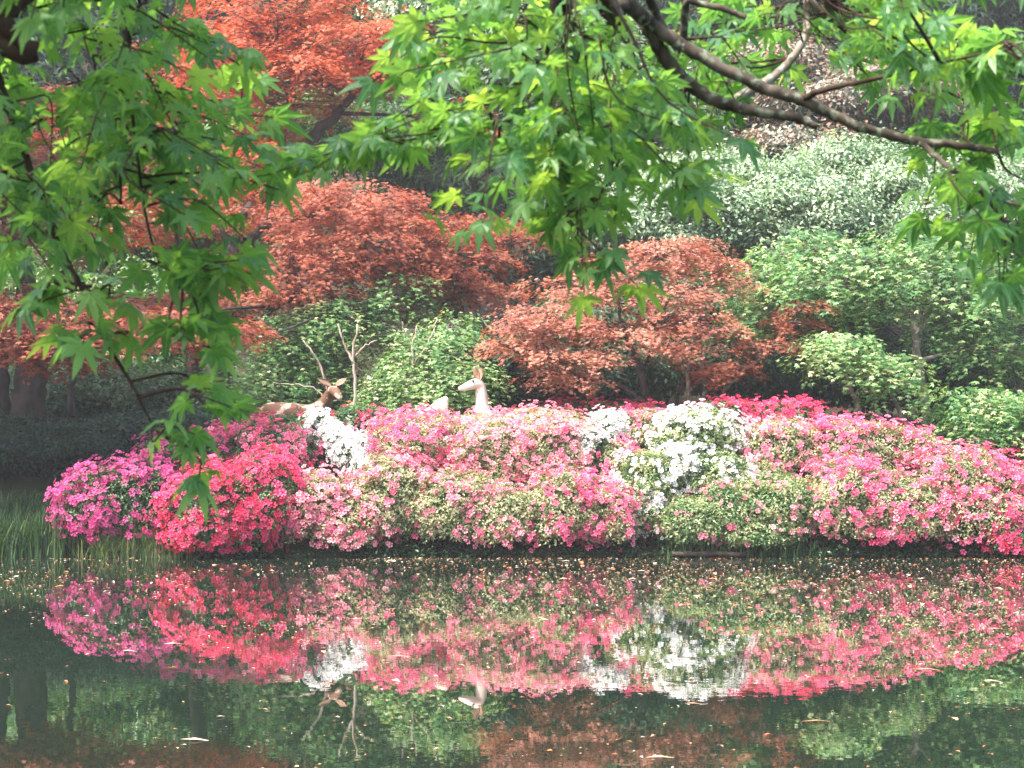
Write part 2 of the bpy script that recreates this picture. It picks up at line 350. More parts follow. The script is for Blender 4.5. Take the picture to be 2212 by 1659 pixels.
def layered_tree(name, label, cat, base, trunks, pads, tm, mat, bark, size=.055, L=.34, W=.17, m=20, dens=1.0, droop=.25, group=None, low=.25, back=0.0):
    """trunks: lists of (x, y, Y, radius px); pads: (x, y, Y, rx px, rz px, depth m, number of sprays)"""
    t = thing(name, label, cat, base, group)
    trunks = [[(q[0], q[1], q[2] + back, q[3]) for q in tr] for tr in trunks]
    pads = [(q[0], q[1], q[2] + back, *q[3:]) for q in pads]
    nodes = []
    for k, tr in enumerate(trunks):
        pts = [P(*q[:3]) for q in tr]; rad = [M(q[3], q[2]) for q in tr]
        n = max(8, 6 * len(pts)); sp = spline(pts, n)
        sp[1:-1] += RNG.normal(0, .012, (n - 2, 3))
        rr = np.interp(np.linspace(0, 1, n), np.linspace(0, 1, len(rad)), rad)
        g = Geo(); g.tube(sp, rr, 9, .08); g.build("trunk" if k == 0 or tr[0][3] > 9 else "branch", bark, t, True)
        nodes += [(q, r) for q, r in zip(sp[n // 3:], rr[n // 3:])]
    NP = np.array([q for q, r in nodes]); NR = np.array([r for q, r in nodes])
    g = Geo(); tw = Geo()
    for (x, y, Y, rx, rz, dep, ns) in pads:
        c = P(x, y, Y); rxm, rzm = M(rx, Y), M(rz, Y)
        # limb from the nearest lower trunk point into the pad
        dd = np.linalg.norm(NP - c, axis=1) + 1.2 * np.maximum(NP[:, 2] - c[2], 0)
        i = int(dd.argmin()); a = NP[i]; e = c - np.array([0, 0, rzm * .4])
        mid = (a + e) / 2 + np.array([0, 0, .10 * np.linalg.norm(e - a) * U(-.6, .6)]) + RNG.normal(0, .06, 3)
        bpts = spline([a, mid, e], 10); r0 = min(NR[i] * .6, .035)
        b = Geo(); b.tube(bpts, np.linspace(r0, .008, 10), 6, .06); b.build("branch", bark, t, True)
        n = int(ns * dens)
        K = max(4, int(rx * rz / 330)); ps, ds = [], []       # a pad is several small tiers with gaps between
        for k in range(K):
            a, r = U(0, 2 * math.pi), math.sqrt(U(0, 1)) * .85
            lv = max(1, int(round(rz / 20))); zz = (((k % lv) - (lv - 1) / 2) * 2 / lv + U(-.15, .15)) * (1 - .3 * r)
            ck = c + np.array([math.cos(a) * r * rxm * .85, math.sin(a) * r * dep * .8, zz * rzm - .3 * r * r * rzm])
            sc = U(.28, .5)
            pk, dk = pad_points(ck, rxm * sc + .1, dep * sc + .1, min(rzm * .2, .055), max(4, int(n / K)), low)
            dk[:, :2] += .5 * np.array([math.cos(a), math.sin(a)]) * r
            ps.append(pk); ds.append(dk)
        p, d = np.concatenate(ps), np.concatenate(ds)
        spray_leaves(g, tm, p, d, m, L, W, size, droop)
        for j in RNG.permutation(len(p))[:26]:
            q0 = bpts[int(U(5, 10))]; q1 = p[j]; mm = (q0 + q1) / 2 - np.array([0, 0, .03]); q1 = q1 - np.array([0, 0, .03])
            tw.tube(spline([q0, mm, q1], 6), np.linspace(.007, .003, 6), 4)
    tw.build("twigs", bark, t, True)
    g.build("crown", mat, t)
    return t

def blob_points(c, rad, n, nclump, csize, top_bias=.3, rin=.75, seed=0.):
    """leaf positions in clumps spread through the outer part of an ellipsoid"""
    d = rand_unit(nclump); d[:, 2] = np.where(d[:, 2] < -.2, d[:, 2] * -.5, d[:, 2]); d = nrm(d + np.array([0, 0, top_bias * .4]))
    r = U(rin, 1, nclump) * (1 + .26 * noise3(d, 2.6, seed) + .1 * noise3(d, 7.0, seed))
    cc = c + d * rad * r[:, None]
    k = RNG.integers(0, nclump, n)
    off = RNG.normal(0, 1, (n, 3)) * csize * np.array([1, 1, .6])
    pos = cc[k] + off
    nor = nrm(d[k] / rad * rad.mean()) * .9 + UP * .55 + nrm(off + 1e-6) * .45 + RNG.normal(0, .6, (n, 3))
    tc = np.clip(RNG.normal(.45, .2, nclump)[k] + RNG.normal(0, .22, n), 0, 1)
    dr = nrm(d[k] + rand_unit(n) * .9 - UP * .4)
    return pos, dr, nor, tc, cc

def blob_plant(name, label, cat, base, blobs, tm, mat, bark, size, group=None, trunk_r=.12, top=None, core=True):
    """blobs: (x, y, Y, rx px, rz px, depth m, n leaves, n clumps, clump size m)"""
    t = thing(name, label, cat, base, group)
    g = Geo(); tw = Geo(); b = np.array(base, float)
    cs = [P(*q[:3]) for q in blobs]
    topz = max(c[2] + M(q[4], q[2]) * .5 for c, q in zip(cs, blobs)); mx = np.mean([c[:2] for c in cs], axis=0)
    tp = np.array([mx[0], mx[1], topz])
    sp = spline([b - [0, 0, .15], b * .6 + tp * .4 + [.1, 0, 0], tp], 14)
    tr = Geo(); tr.tube(sp, np.linspace(trunk_r, trunk_r * .25, 14), 8, .08); tr.build("trunk" if trunk_r > .05 else "stem", bark, t, True)
    for q, c in zip(blobs, cs):
        rad = np.array([M(q[3], q[2]), q[5], M(q[4], q[2])])
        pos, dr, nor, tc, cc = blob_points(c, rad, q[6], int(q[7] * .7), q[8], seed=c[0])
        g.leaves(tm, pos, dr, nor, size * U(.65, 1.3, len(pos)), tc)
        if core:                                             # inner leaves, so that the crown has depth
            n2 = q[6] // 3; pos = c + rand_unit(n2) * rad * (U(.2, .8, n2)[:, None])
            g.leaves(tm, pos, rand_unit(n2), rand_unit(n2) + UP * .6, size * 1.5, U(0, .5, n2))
        for j in range(min(14, len(cc))):
            a = sp[int(U(5, 13))]; tw.tube(spline([a, (a + cc[j]) / 2 + [0, 0, .05], cc[j]], 6), np.linspace(trunk_r * .3, .006, 6), 5)
    tw.build("twigs", bark, t, True); g.build("crown" if cat == 'tree' else "foliage", mat, t)
    return t

def base_at(x, Y): X = (x - CX) / FPX * Y; return (X, Y, float(ground_z(X, Y)))

# ------------------------------------------------------------------ azaleas
def azalea(label, ells, leafmat, fmat, nleaf, nflow, fsize=.062, cover=.6, group="flowering azaleas on the far bank", leaf=.036, dense=None, scat=.3):
    """ells: (x, y, Y, rx, rz px, depth m); cover = share of the surface that carries blossom"""
    ells = [(e[0], e[1] + 6, e[2] - .1, e[3] * 1.05, e[4] * 1.14, e[5]) if e[2] < 22.5 else e for e in ells]
    x, y, Y = ells[0][:3]
    b = base_at(x, Y); t = thing("azalea_bush", label, "azalea", b, group)
    gl, gf, st = Geo(), Geo(), Geo()
    tot = sum(e[3] * e[4] for e in ells)
    for e in ells:
        c = P(*e[:3]); rad = np.array([M(e[3], e[2]), e[5], M(e[4], e[2])]); w = e[3] * e[4] / tot
        sd = c[0] * 3 + c[2]
        def shell(n, lo, hi):
            d = rand_unit(n); d[:, 2] = np.where(d[:, 2] < -.55, -d[:, 2], d[:, 2]); d[:, 1] = np.where((d[:, 1] > .35) & (RNG.random(n) < .5), -d[:, 1], d[:, 1])
            r = U(lo, hi, n) * (1 + .11 * noise3(d, 3.6, sd) + .08 * noise3(d, 9.0, sd))
            p = c + d * rad * r[:, None]
            p[:, 2] = np.maximum(p[:, 2], .06 + .05 * np.sin(p[:, 0] * 9) + U(0, .06, n))
            return p, nrm(d / rad)
        n = int(nleaf * w)
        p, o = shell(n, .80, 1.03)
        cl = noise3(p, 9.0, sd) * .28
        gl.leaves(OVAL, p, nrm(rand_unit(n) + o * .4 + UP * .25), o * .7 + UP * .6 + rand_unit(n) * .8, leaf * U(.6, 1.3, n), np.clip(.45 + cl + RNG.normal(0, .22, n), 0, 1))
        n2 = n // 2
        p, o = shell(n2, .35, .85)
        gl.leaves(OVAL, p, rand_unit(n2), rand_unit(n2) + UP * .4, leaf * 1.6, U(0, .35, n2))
        # blossom trusses
        nt = int(nflow * w / 2.7) + 1
        p, o = shell(nt * 4, .99, 1.05)
        nv = noise3(p, 3.6, sd + 5) * .6 + noise3(p, 8.0, sd + 2) * .5 + RNG.normal(0, scat, len(p))
        keep = np.argsort(-nv)[:max(int(len(p) * cover), nt)]
        keep = RNG.permutation(keep)[:nt]
        p, o = p[keep], o[keep]
        k = np.repeat(np.arange(nt), RNG.integers(2, 6, nt)); m = len(k)
        off = RNG.normal(0, .6, (m, 3)) * fsize
        pos = p[k] + off + o[k] * fsize * .25
        pos[:, 2] = np.maximum(pos[:, 2], .08)
        nor = o[k] * .9 + UP * .35 + nrm(off + 1e-6) * .45 + RNG.normal(0, .25, (m, 3)) + np.array([0, -.25, 0])
        tt = np.clip(RNG.normal(.5, .2, nt)[k] + RNG.normal(0, .2, m), 0, 1)
        gf.leaves(FLOWER, pos, rand_unit(m), nor, fsize * .92 * U(.7, 1.25, m), tt)
        for j in range(10):
            a = np.array([c[0] + rad[0] * U(-.45, .45), c[1] + U(-.2, .3), 0.0]); a[2] = max(float(ground_z(a[0], a[1])), -.05) - .03
            q = c + rand_unit(1)[0] * rad * .7; q[2] = max(q[2], a[2] + .1)
            st.tube(spline([a, (a + q) / 2 + RNG.normal(0, .05, 3), q], 7), np.linspace(.014, .004, 7), 5)
    st.build("stems", BARK_DARK, t, True); gl.build("foliage", leafmat, t); gf.build("blossom", fmat, t)
    return t

azalea("magenta azalea in shade at the left end of the bank, beside the reeds",
       [(275, 1085, 22.3, 145, 85, .55), (390, 1010, 22.7, 110, 75, .5), (215, 1100, 22.2, 85, 60, .4)], AZ_GREEN, F_MAG, 9000, 1150, .068, .75)
azalea("crimson azalea hanging low over the water beside the magenta one",
       [(470, 1105, 22.15, 125, 92, .6), (575, 1080, 22.2, 85, 95, .55), (430, 1150, 22.0, 85, 50, .4)], AZ_GREEN, F_CRIM, 9000, 1500, .068, .9)
azalea("loose rose red azalea below the brown deer statue",
       [(560, 980, 23.1, 145, 62, .6), (470, 985, 23.0, 80, 60, .5)], AZ_GREEN, F_ROSE, 11000, 560, .064, .6)
azalea("dark green azalea with few red flowers in front of the brown deer statue",
       [(600, 940, 23.9, 90, 42, .45), (775, 915, 23.9, 65, 38, .45)], AZ_GREEN, F_RED, 9000, 95, .064, .4)
azalea("narrow white azalea running downhill from the brown deer statue",
       [(688, 918, 23.3, 24, 24, .25), (722, 948, 23.1, 32, 28, .27), (758, 978, 22.95, 36, 34, .28), (788, 1015, 22.8, 30, 36, .28)], AZ_GREEN, F_WHITE, 3500, 760, .062, .95, scat=.8)
azalea("pink azalea at the waterline right of the crimson one",
       [(690, 1110, 22.35, 85, 85, .5), (760, 1130, 22.2, 60, 62, .4)], AZ_CREAM, F_PINK, 11000, 560, .062, .65)
azalea("pink azalea below the lowest end of the narrow white one",
       [(850, 1085, 22.45, 90, 95, .5)], AZ_CREAM, F_PINK, 11000, 470, .06, .7)
azalea("rose azalea mound in front of the pale hump of a statue",
       [(910, 970, 23.1, 130, 72, .7), (860, 940, 23.5, 80, 45, .5)], AZ_CREAM, F_ROSE, 14000, 900, .06, .85)
azalea("cream leaved pink azalea at the water below the white deer statue",
       [(985, 1105, 22.35, 125, 82, .55), (1080, 1120, 22.25, 90, 70, .5)], AZ_CREAM, F_PINK, 18000, 520, .058, .6)
azalea("pale pink azalea right below the neck of the white deer statue",
       [(1070, 990, 23.0, 120, 86, .7), (1030, 932, 23.6, 100, 36, .5)], AZ_CREAM, F_PINK, 17000, 950, .058, .8)
azalea("pink azalea in the middle of the bank left of the small white clump",
       [(1190, 985, 22.95, 110, 92, .7), (1170, 917, 23.6, 100, 36, .5)], AZ_CREAM, F_PINK, 16000, 760, .058, .7)
azalea("pink azalea with deep pink foot at the water left of the big white one",
       [(1225, 1105, 22.3, 110, 85, .55), (1320, 1120, 22.2, 70, 70, .45)], AZ_CREAM, F_ROSE, 15000, 620, .06, .6)
azalea("small white azalea clump between two pink ones",
       [(1275, 965, 22.7, 36, 30, .25), (1312, 925, 23.1, 40, 30, .3)], AZ_GREEN, F_WHITE, 2600, 380, .062, .95, scat=.8)
azalea("rose azalea behind the small white clump",
       [(1385, 935, 23.3, 90, 50, .5), (1330, 1015, 22.75, 60, 60, .4)], AZ_CREAM, F_ROSE, 9000, 380, .06, .7)
azalea("deep red azalea on the crest left of the leaning coral maple trunk",
       [(1270, 900, 24.2, 140, 30, .4), (1400, 905, 24.1, 60, 28, .4)], AZ_GREEN, F_RED, 9000, 420, .06, .6)
azalea("big white azalea with pompon clusters, broadest of the white ones",
       [(1500, 950, 22.9, 110, 66, .55), (1400, 1045, 22.45, 66, 66, .42), (1540, 1030, 22.5, 85, 62, .45), (1395, 1110, 22.3, 52, 44, .35), (1470, 1020, 22.6, 70, 60, .45)], AZ_MIX, F_WHITE, 20000, 1150, .062, .5, scat=.22)
azalea("green bush with few flowers at the water below the big white azalea",
       [(1580, 1105, 22.3, 100, 74, .5), (1690, 1100, 22.3, 80, 70, .5), (1640, 1060, 22.55, 80, 60, .45), (1490, 1130, 22.15, 75, 55, .4), (1640, 1150, 22.1, 90, 40, .35)], AZ_MIX, F_PINK, 26000, 240, .05, .5)
azalea("bright crimson azalea on the crest above the big white one",
       [(1570, 898, 23.9, 95, 32, .4), (1690, 905, 23.8, 110, 34, .4)], AZ_GREEN, F_CRIM, 8000, 560, .062, .8)
azalea("pale pink azalea uphill right of the big white one",
       [(1690, 975, 23.1, 110, 68, .6), (1640, 1040, 22.75, 70, 60, .45)], AZ_CREAM, F_PINK, 14000, 480, .06, .6)
azalea("rose azalea on the slope in front of the green maple stems",
       [(1850, 970, 23.1, 130, 62, .6), (1960, 975, 23.2, 80, 48, .5)], AZ_CREAM, F_ROSE, 14000, 640, .063, .65)
azalea("pink azalea overhanging dark water, its lowest flowers above bare stems",
       [(1850, 1090, 22.3, 130, 90, .55), (1960, 1110, 22.2, 100, 75, .5)], AZ_CREAM, F_ROSE, 16000, 760, .064, .65)
azalea("hot pink azalea at the right edge of the bank",
       [(2080, 1048, 22.45, 110, 72, .6), (2190, 1085, 22.4, 110, 75, .6), (2110, 1115, 22.2, 110, 65, .5), (2330, 1125, 22.4, 120, 75, .6)], AZ_CREAM, F_ROSE, 18000, 1500, .068, .8)
azalea("small dark crimson azalea touching the water in the lower right corner of the bank",
       [(2185, 1165, 21.95, 50, 32, .3)], AZ_GREEN, F_CRIM, 1800, 130, .066, .8)
azalea("dark magenta azalea in shade under the lowest green dome",
       [(2190, 985, 23.6, 100, 34, .4)], AZ_GREEN, F_RED, 5000, 150, .06, .5)

# ------------------------------------------------------------------ red maples
layered_tree("red_maple", "tall scarlet maple at the back whose top leaves the picture", "tree", base_at(640, 30.0),
    [[(640, 905, 30, 26), (640, 600, 30, 20), (650, 345, 30, 16), (715, 260, 29.9, 11), (790, 175, 29.8, 7)],
     [(630, 560, 30, 12), (612, 330, 30, 9), (617, 250, 30, 7), (640, 180, 29.9, 5)]],
    [(640, 90, 29.3, 215, 50, 1.5, 240), (790, 80, 29.2, 150, 42, 1.2, 170), (560, 40, 29.6, 150, 45, 1.4, 150), (700, 150, 29.2, 190, 34, 1.2, 180), (840, 130, 29.3, 90, 26, .9, 70),
     (520, 130, 29.5, 120, 40, 1.2, 120), (600, 10, 30, 240, 40, 1.6, 200), (640, -110, 30.2, 220, 60, 1.6, 220), (480, 215, 29.4, 110, 30, 1.0, 90), (580, 275, 29.6, 80, 20, .9, 50), (620, 215, 30.3, 200, 28, 1.0, 90), (960, 250, 30.2, 90, 30, .8, 60), (420, 110, 30, 130, 60, 1.3, 130)],
    MAPLE5, RED, BARK_DARK, .045, .36, .16, 30, .68, low=.1)
layered_tree("red_maple", "broad rust red maple with wide tiers, standing behind the brown deer statue", "tree", base_at(487, 26.5),
    [[(478, 945, 25.2, 30), (483, 840, 25.2, 23), (484, 740, 25.2, 21), (490, 640, 25.3, 17), (505, 520, 25.5, 12), (540, 440, 25.7, 8)],
     [(488, 690, 25.2, 9), (560, 690, 24.8, 8), (630, 645, 24.5, 7), (740, 668, 24.4, 5), (890, 668, 24.4, 4)],
     [(495, 610, 25.3, 11), (560, 500, 25.4, 9), (650, 470, 25.4, 7), (760, 440, 25.3, 5)],
     [(500, 560, 25.4, 8), (460, 430, 25.7, 6), (410, 380, 25.9, 4)]],
    [(700, 420, 25.2, 175, 48, 1.2, 210), (810, 440, 25.0, 150, 45, 1.0, 170), (640, 545, 24.7, 120, 40, .9, 130), (760, 530, 24.6, 180, 42, .9, 170), (650, 605, 24.5, 130, 36, .8, 130),
     (900, 490, 24.9, 130, 40, .9, 130), (980, 530, 25.0, 110, 42, .9, 110), (1040, 600, 25.2, 90, 40, .8, 90), (890, 590, 25.2, 130, 36, .8, 90), (1010, 475, 25.6, 150, 30, .8, 110), (1140, 490, 25.8, 80, 26, .7, 60),
     (430, 690, 21.4, 130, 30, .7, 120), (330, 690, 21.3, 140, 34, .7, 130), (480, 620, 25.0, 130, 30, .8, 80), (600, 470, 25.5, 110, 34, .9, 90), (560, 640, 24.7, 90, 26, .7, 60), (360, 640, 25.0, 110, 26, .7, 70), (470, 480, 26.0, 130, 28, .7, 60)],
    MAPLE5, RUST, BARK_DARK, .041, .32, .14, 30, .68, back=1.3, low=.1)
layered_tree("red_maple", "dark trunked red maple at the left edge, its canopy shading the hedge", "tree", base_at(60, 25.6),
    [[(55, 960, 25.6, 44), (62, 860, 25.6, 36), (66, 760, 25.6, 33), (60, 640, 25.7, 24), (20, 480, 25.8, 16), (-60, 330, 26, 9)],
     [(62, 740, 25.6, 14), (130, 600, 25.4, 10), (200, 450, 25.6, 7)],
     [(5, 960, 25.9, 18), (8, 840, 25.9, 15), (0, 700, 25.9, 12)],
     [(153, 900, 26.2, 9), (156, 820, 26.2, 8), (150, 720, 26.2, 6)]],
    [(60, 665, 22.5, 160, 42, .9, 170), (180, 715, 22.4, 120, 30, .7, 100), (20, 725, 22.5, 120, 34, .8, 110), (110, 755, 22.7, 110, 24, .6, 60), (-90, 640, 25.0, 170, 60, 1.1, 150), (240, 640, 25.1, 100, 30, .7, 70),
     (120, 480, 25.8, 200, 45, 1.2, 130), (0, 380, 26, 250, 60, 1.4, 160), (200, 330, 26.2, 200, 45, 1.2, 130), (300, 210, 26.5, 170, 40, 1.2, 120), (80, 230, 26.2, 220, 50, 1.2, 120), (-180, 450, 25.6, 250, 70, 1.4, 160), (-200, 250, 25.6, 300, 80, 1.6, 180)],
    MAPLE5, RUST, BARK_DARK, .048, .34, .16, 20, .8)
layered_tree("red_maple", "leaning red maple trunk left of the thick one behind the leaves", "tree", base_at(425, 27.4),
    [[(425, 950, 26.4, 22), (420, 800, 26.4, 17), (452, 560, 26.5, 13), (455, 450, 26.6, 10)], [(440, 640, 26.5, 10), (372, 480, 26.6, 9), (362, 440, 26.7, 7)]],
    [(330, 420, 26.8, 120, 30, .8, 80), (450, 400, 27, 130, 36, .9, 90), (270, 480, 27, 80, 24, .6, 40), (520, 330, 27.3, 130, 34, .9, 90)],
    MAPLE5, RED, BARK_DARK, .05, .34, .17, 18, 1.0, back=1.0)
layered_tree("red_maple", "coral red young maple with feathery tiers right of the white deer statue", "tree", base_at(1392, 24.4),
    [[(1403, 925, 24.4, 9), (1396, 860, 24.4, 8), (1384, 800, 24.4, 7), (1368, 760, 24.4, 6), (1340, 690, 24.5, 4), (1330, 600, 24.7, 3)],
     [(1388, 800, 24.4, 5), (1410, 740, 24.4, 4), (1450, 640, 24.6, 3), (1470, 560, 24.8, 2)],
     [(1400, 880, 24.3, 6), (1350, 840, 24.2, 5), (1300, 820, 24.1, 3), (1200, 790, 24.0, 2)]],
    [(1420, 545, 24.8, 130, 38, .7, 120), (1330, 570, 24.7, 110, 30, .7, 90), (1480, 530, 25, 90, 34, .6, 70), (1260, 610, 24.4, 120, 32, .6, 100), (1400, 630, 24.4, 150, 34, .7, 120), (1520, 620, 24.7, 90, 34, .6, 70),
     (1190, 675, 24.1, 130, 30, .6, 110), (1330, 700, 24.0, 120, 30, .6, 100), (1470, 690, 24.2, 110, 30, .6, 80), (1250, 760, 23.9, 110, 24, .5, 70), (1150, 735, 24.0, 110, 20, .5, 60), (1440, 735, 24.2, 70, 16, .4, 30), (1180, 800, 23.9, 80, 16, .4, 36), (1250, 815, 24.0, 70, 14, .4, 30), (1500, 745, 24.3, 70, 22, .5, 36), (1110, 700, 24.4, 60, 20, .5, 30), (1570, 580, 24.9, 50, 30, .5, 36)],
    MAPLE5, CORAL, BARK_DARK, .034, .26, .12, 30, .62, low=.08)
layered_tree("red_maple", "thin stemmed rusty maple with a sparse branch reaching right, behind the big white azalea", "tree", base_at(1510, 25.0),
    [[(1518, 905, 25.0, 6), (1520, 820, 25.0, 5), (1510, 740, 25.0, 4), (1500, 690, 25, 3)], [(1490, 905, 25.0, 5), (1487, 800, 25.0, 4), (1500, 730, 25, 3)],
     [(1520, 890, 24.9, 4), (1590, 820, 24.7, 4), (1650, 770, 24.6, 3), (1720, 690, 24.5, 2)]],
    [(1700, 690, 24.5, 55, 24, .4, 40), (1725, 650, 24.5, 34, 18, .3, 22), (1660, 735, 24.5, 70, 18, .4, 36), (1590, 785, 24.5, 80, 16, .4, 36), (1510, 700, 25.0, 80, 26, .5, 40), (1540, 800, 24.7, 60, 14, .4, 20)],
    MAPLE5, RUST, BARK_GREY, .034, .26, .12, 28, .7, low=.08)

# ------------------------------------------------------------------ green layered maples
layered_tree("green_maple", "green maple with a curving grey trunk, tallest of those on the right", "tree", base_at(2003, 25.0),
    [[(2003, 960, 25, 11), (2000, 880, 25, 10), (1985, 790, 25, 9), (1975, 700, 25, 8), (1958, 640, 25.1, 6), (1920, 580, 25.2, 4)], [(1976, 730, 25, 6), (2005, 690, 25, 4), (2060, 620, 25, 3)]],
    [(1870, 545, 25, 190, 52, 1.0, 230), (1780, 590, 24.8, 130, 50, .8, 140), (2040, 580, 25.1, 170, 55, 1.0, 200), (2010, 510, 25.5, 170, 45, 1.0, 170), (1690, 650, 25.2, 110, 50, .8, 110), (2130, 660, 24.9, 130, 55, .9, 160), (1880, 640, 25.4, 120, 45, .8, 100), (2200, 590, 25.3, 130, 60, .9, 140), (1740, 520, 25.8, 130, 40, .8, 100), (2180, 740, 24.9, 130, 50, .8, 130), (2060, 690, 25.4, 80, 40, .7, 70), (1650, 590, 25.9, 90, 50, .8, 80)],
    MAPLE3, GMAPLE, BARK_GREY, .052, .32, .13, 20, .75, .6)
layered_tree("green_maple", "umbrella shaped yellow green maple with two bent stems on the right slope", "tree", base_at(1905, 24.3),
    [[(1858, 915, 24.4, 6), (1850, 870, 24.4, 6), (1835, 830, 24.4, 5), (1820, 790, 24.4, 4)], [(1965, 930, 24.2, 6), (1935, 870, 24.2, 5), (1900, 800, 24.2, 4), (1860, 760, 24.2, 3)]],
    [(1825, 722, 24.2, 85, 26, .6, 120), (1885, 765, 24.1, 75, 28, .55, 90), (1785, 735, 24.3, 45, 22, .4, 40), (1930, 815, 24.1, 40, 22, .4, 30)],
    MAPLE3, YMAPLE, BARK_GREY, .048, .30, .12, 20, .7, .9)
layered_tree("green_maple", "low green dome maple at the right edge above the hot pink azalea", "tree", base_at(2120, 24.0),
    [[(2125, 990, 24, 8), (2120, 920, 24, 7), (2110, 860, 24, 5)], [(2125, 950, 24, 5), (2190, 880, 24, 3)]],
    [(2110, 855, 23.9, 115, 42, .7, 170), (2190, 880, 23.8, 120, 55, .7, 170), (2070, 905, 23.7, 75, 36, .5, 80), (2150, 930, 23.7, 110, 30, .6, 90), (2290, 880, 24, 120, 60, .8, 100)],
    MAPLE3, GMAPLE, BARK_GREY, .05, .30, .12, 20, .75, .9)
layered_tree("green_maple", "green maple behind the brown deer statue, branches arching down", "tree", base_at(735, 26.2),
    [[(738, 910, 26.2, 22), (742, 800, 26.2, 20), (738, 700, 26.2, 16), (720, 640, 26.3, 9)]],
    [(640, 700, 25.6, 120, 45, .8, 140), (590, 760, 25.5, 110, 45, .8, 130), (690, 665, 25.7, 120, 35, .8, 110), (560, 830, 25.5, 110, 50, .7, 120), (640, 820, 25.8, 110, 50, .7, 110), (830, 640, 26, 110, 40, .8, 110), (880, 610, 26.2, 110, 40, .8, 110), (670, 765, 25.8, 100, 40, .7, 90), (700, 870, 25.8, 140, 40, .7, 110)],
    MAPLE3, GMAPLE, BARK_GREY, .05, .32, .13, 19, .7, .8)
layered_tree("green_maple", "fresh green maple behind the white deer statue with yellow drooping sprays", "tree", base_at(905, 25.4),
    [[(905, 910, 25.4, 8), (930, 820, 25.4, 6), (960, 730, 25.5, 4)]],
    [(985, 690, 25.3, 80, 42, .7, 110), (930, 740, 25.2, 100, 42, .7, 110), (960, 800, 24.9, 110, 36, .7, 150), (850, 790, 25.2, 90, 42, .7, 110), (900, 850, 25.1, 130, 32, .7, 120), (800, 850, 25.2, 90, 36, .6, 80), (1010, 780, 24.8, 65, 26, .5, 60), (880, 700, 25.6, 110, 34, .7, 80)],
    MAPLE3, YMAPLE, BARK_GREY, .048, .32, .12, 20, .7, 1.0)

# ------------------------------------------------------------------ shrubs and trees of the backdrop
def bg(name, label, cat, bx, Y, blobs, tm, mat, size, tr=.15, bark=BARK_DARK):
    return blob_plant(name, label, cat, base_at(bx, Y), [(b[0], b[1], Y + b[2], *b[3:]) for b in blobs], tm, mat, bark, size, None, tr)
bg("silver_shrub", "pale silvery shrub behind the coral maple, in full sun", "shrub", 1450, 28.5, [(1440, 430, 0, 150, 85, 1.0, 9000, 240, .13), (1350, 500, -.3, 120, 80, .9, 6000, 160, .13), (1480, 540, -.3, 130, 80, .9, 5000, 150, .13), (1580, 470, -.4, 130, 75, .8, 5500, 150, .13), (1570, 385, .5, 110, 60, .8, 4000, 110, .13)], OVAL, SILVER, .066, .04)
bg("silver_shrub", "pale green shrub under the end of the maple limb, in full sun", "shrub", 1720, 28.8, [(1720, 440, 0, 170, 85, 1.1, 10000, 260, .13), (1900, 420, .3, 140, 80, 1.0, 7000, 190, .13), (1650, 540, -.4, 140, 80, .9, 6000, 160, .13), (1830, 355, .6, 110, 60, .8, 4500, 120, .13), (1800, 495, -.4, 150, 60, .8, 5500, 150, .13), (1960, 490, -.2, 130, 60, .8, 4500, 130, .13)], OVAL, SILVER, .066, .04)
bg("silver_shrub", "pale shrub on the far right behind the green maples", "shrub", 2120, 29, [(2110, 430, 0, 160, 100, 1.1, 9000, 220, .14), (2250, 500, 0, 160, 120, 1.1, 8000, 200, .14)], OVAL, SILVER, .066, .04)
bg("red_leaved_shrub", "reddish brown shrub seen over the maple limb at upper right", "shrub", 1850, 32.5, [(1800, 240, 0, 150, 70, 1.1, 7000, 170, .15), (1920, 210, .2, 150, 80, 1.1, 7000, 170, .15), (1740, 330, -.3, 140, 55, 1.0, 4500, 120, .15), (1680, 150, .6, 140, 70, 1.1, 5000, 130, .15), (1800, 500, 0, 260, 180, 1.4, 6000, 150, .2)], OVAL, BROWNL, .09, .08)
bg("green_tree", "sunlit yellow green tree behind the red maple trunks on the left", "tree", 380, 31, [(380, 500, 0, 180, 75, 1.2, 8000, 190, .16), (250, 540, .3, 150, 70, 1.1, 5000, 140, .16), (560, 350, .8, 150, 80, 1.2, 5000, 140, .16), (700, 300, 1.2, 180, 80, 1.2, 5000, 140, .16)], OVAL, YMAPLE, .085, .1)
bg("green_tree", "mid green tree behind the leaning trunks at far left", "tree", 230, 30.5, [(230, 800, 0, 210, 80, 1.2, 9000, 200, .16), (60, 700, .5, 220, 140, 1.3, 9000, 200, .17), (380, 680, .3, 180, 120, 1.2, 8000, 180, .16)], OVAL, GMAPLE, .075, .1)
bg("green_tree", "blue green tree showing between the red crowns and the overhanging maple", "tree", 900, 32, [(900, 320, 0, 180, 110, 1.3, 9000, 200, .17), (1080, 420, -.3, 190, 140, 1.3, 10000, 220, .17), (1200, 560, -.6, 190, 140, 1.3, 9000, 210, .17), (960, 560, -.3, 220, 140, 1.3, 8000, 190, .17)], LONGL, MIDG, .12, .12)
bg("green_tree", "pale green tree at the top above the scarlet crown", "tree", 960, 34, [(930, 60, 0, 180, 120, 1.5, 9000, 200, .18), (1150, 160, 0, 220, 150, 1.5, 9000, 200, .18), (1350, 260, -.3, 200, 150, 1.5, 9000, 200, .18), (760, -40, .5, 200, 120, 1.5, 6000, 150, .2)], OVAL, SILVER, .09, .14)
bg("dark_shrub", "dark shrub between the trunks behind the low hedge at far left", "shrub", 150, 27.6, [(120, 860, 0, 190, 70, .8, 7000, 170, .12), (330, 860, .2, 160, 70, .8, 6000, 150, .12), (-100, 860, 0, 160, 80, .8, 5000, 120, .12)], OVAL, MIDG, .07, .03)
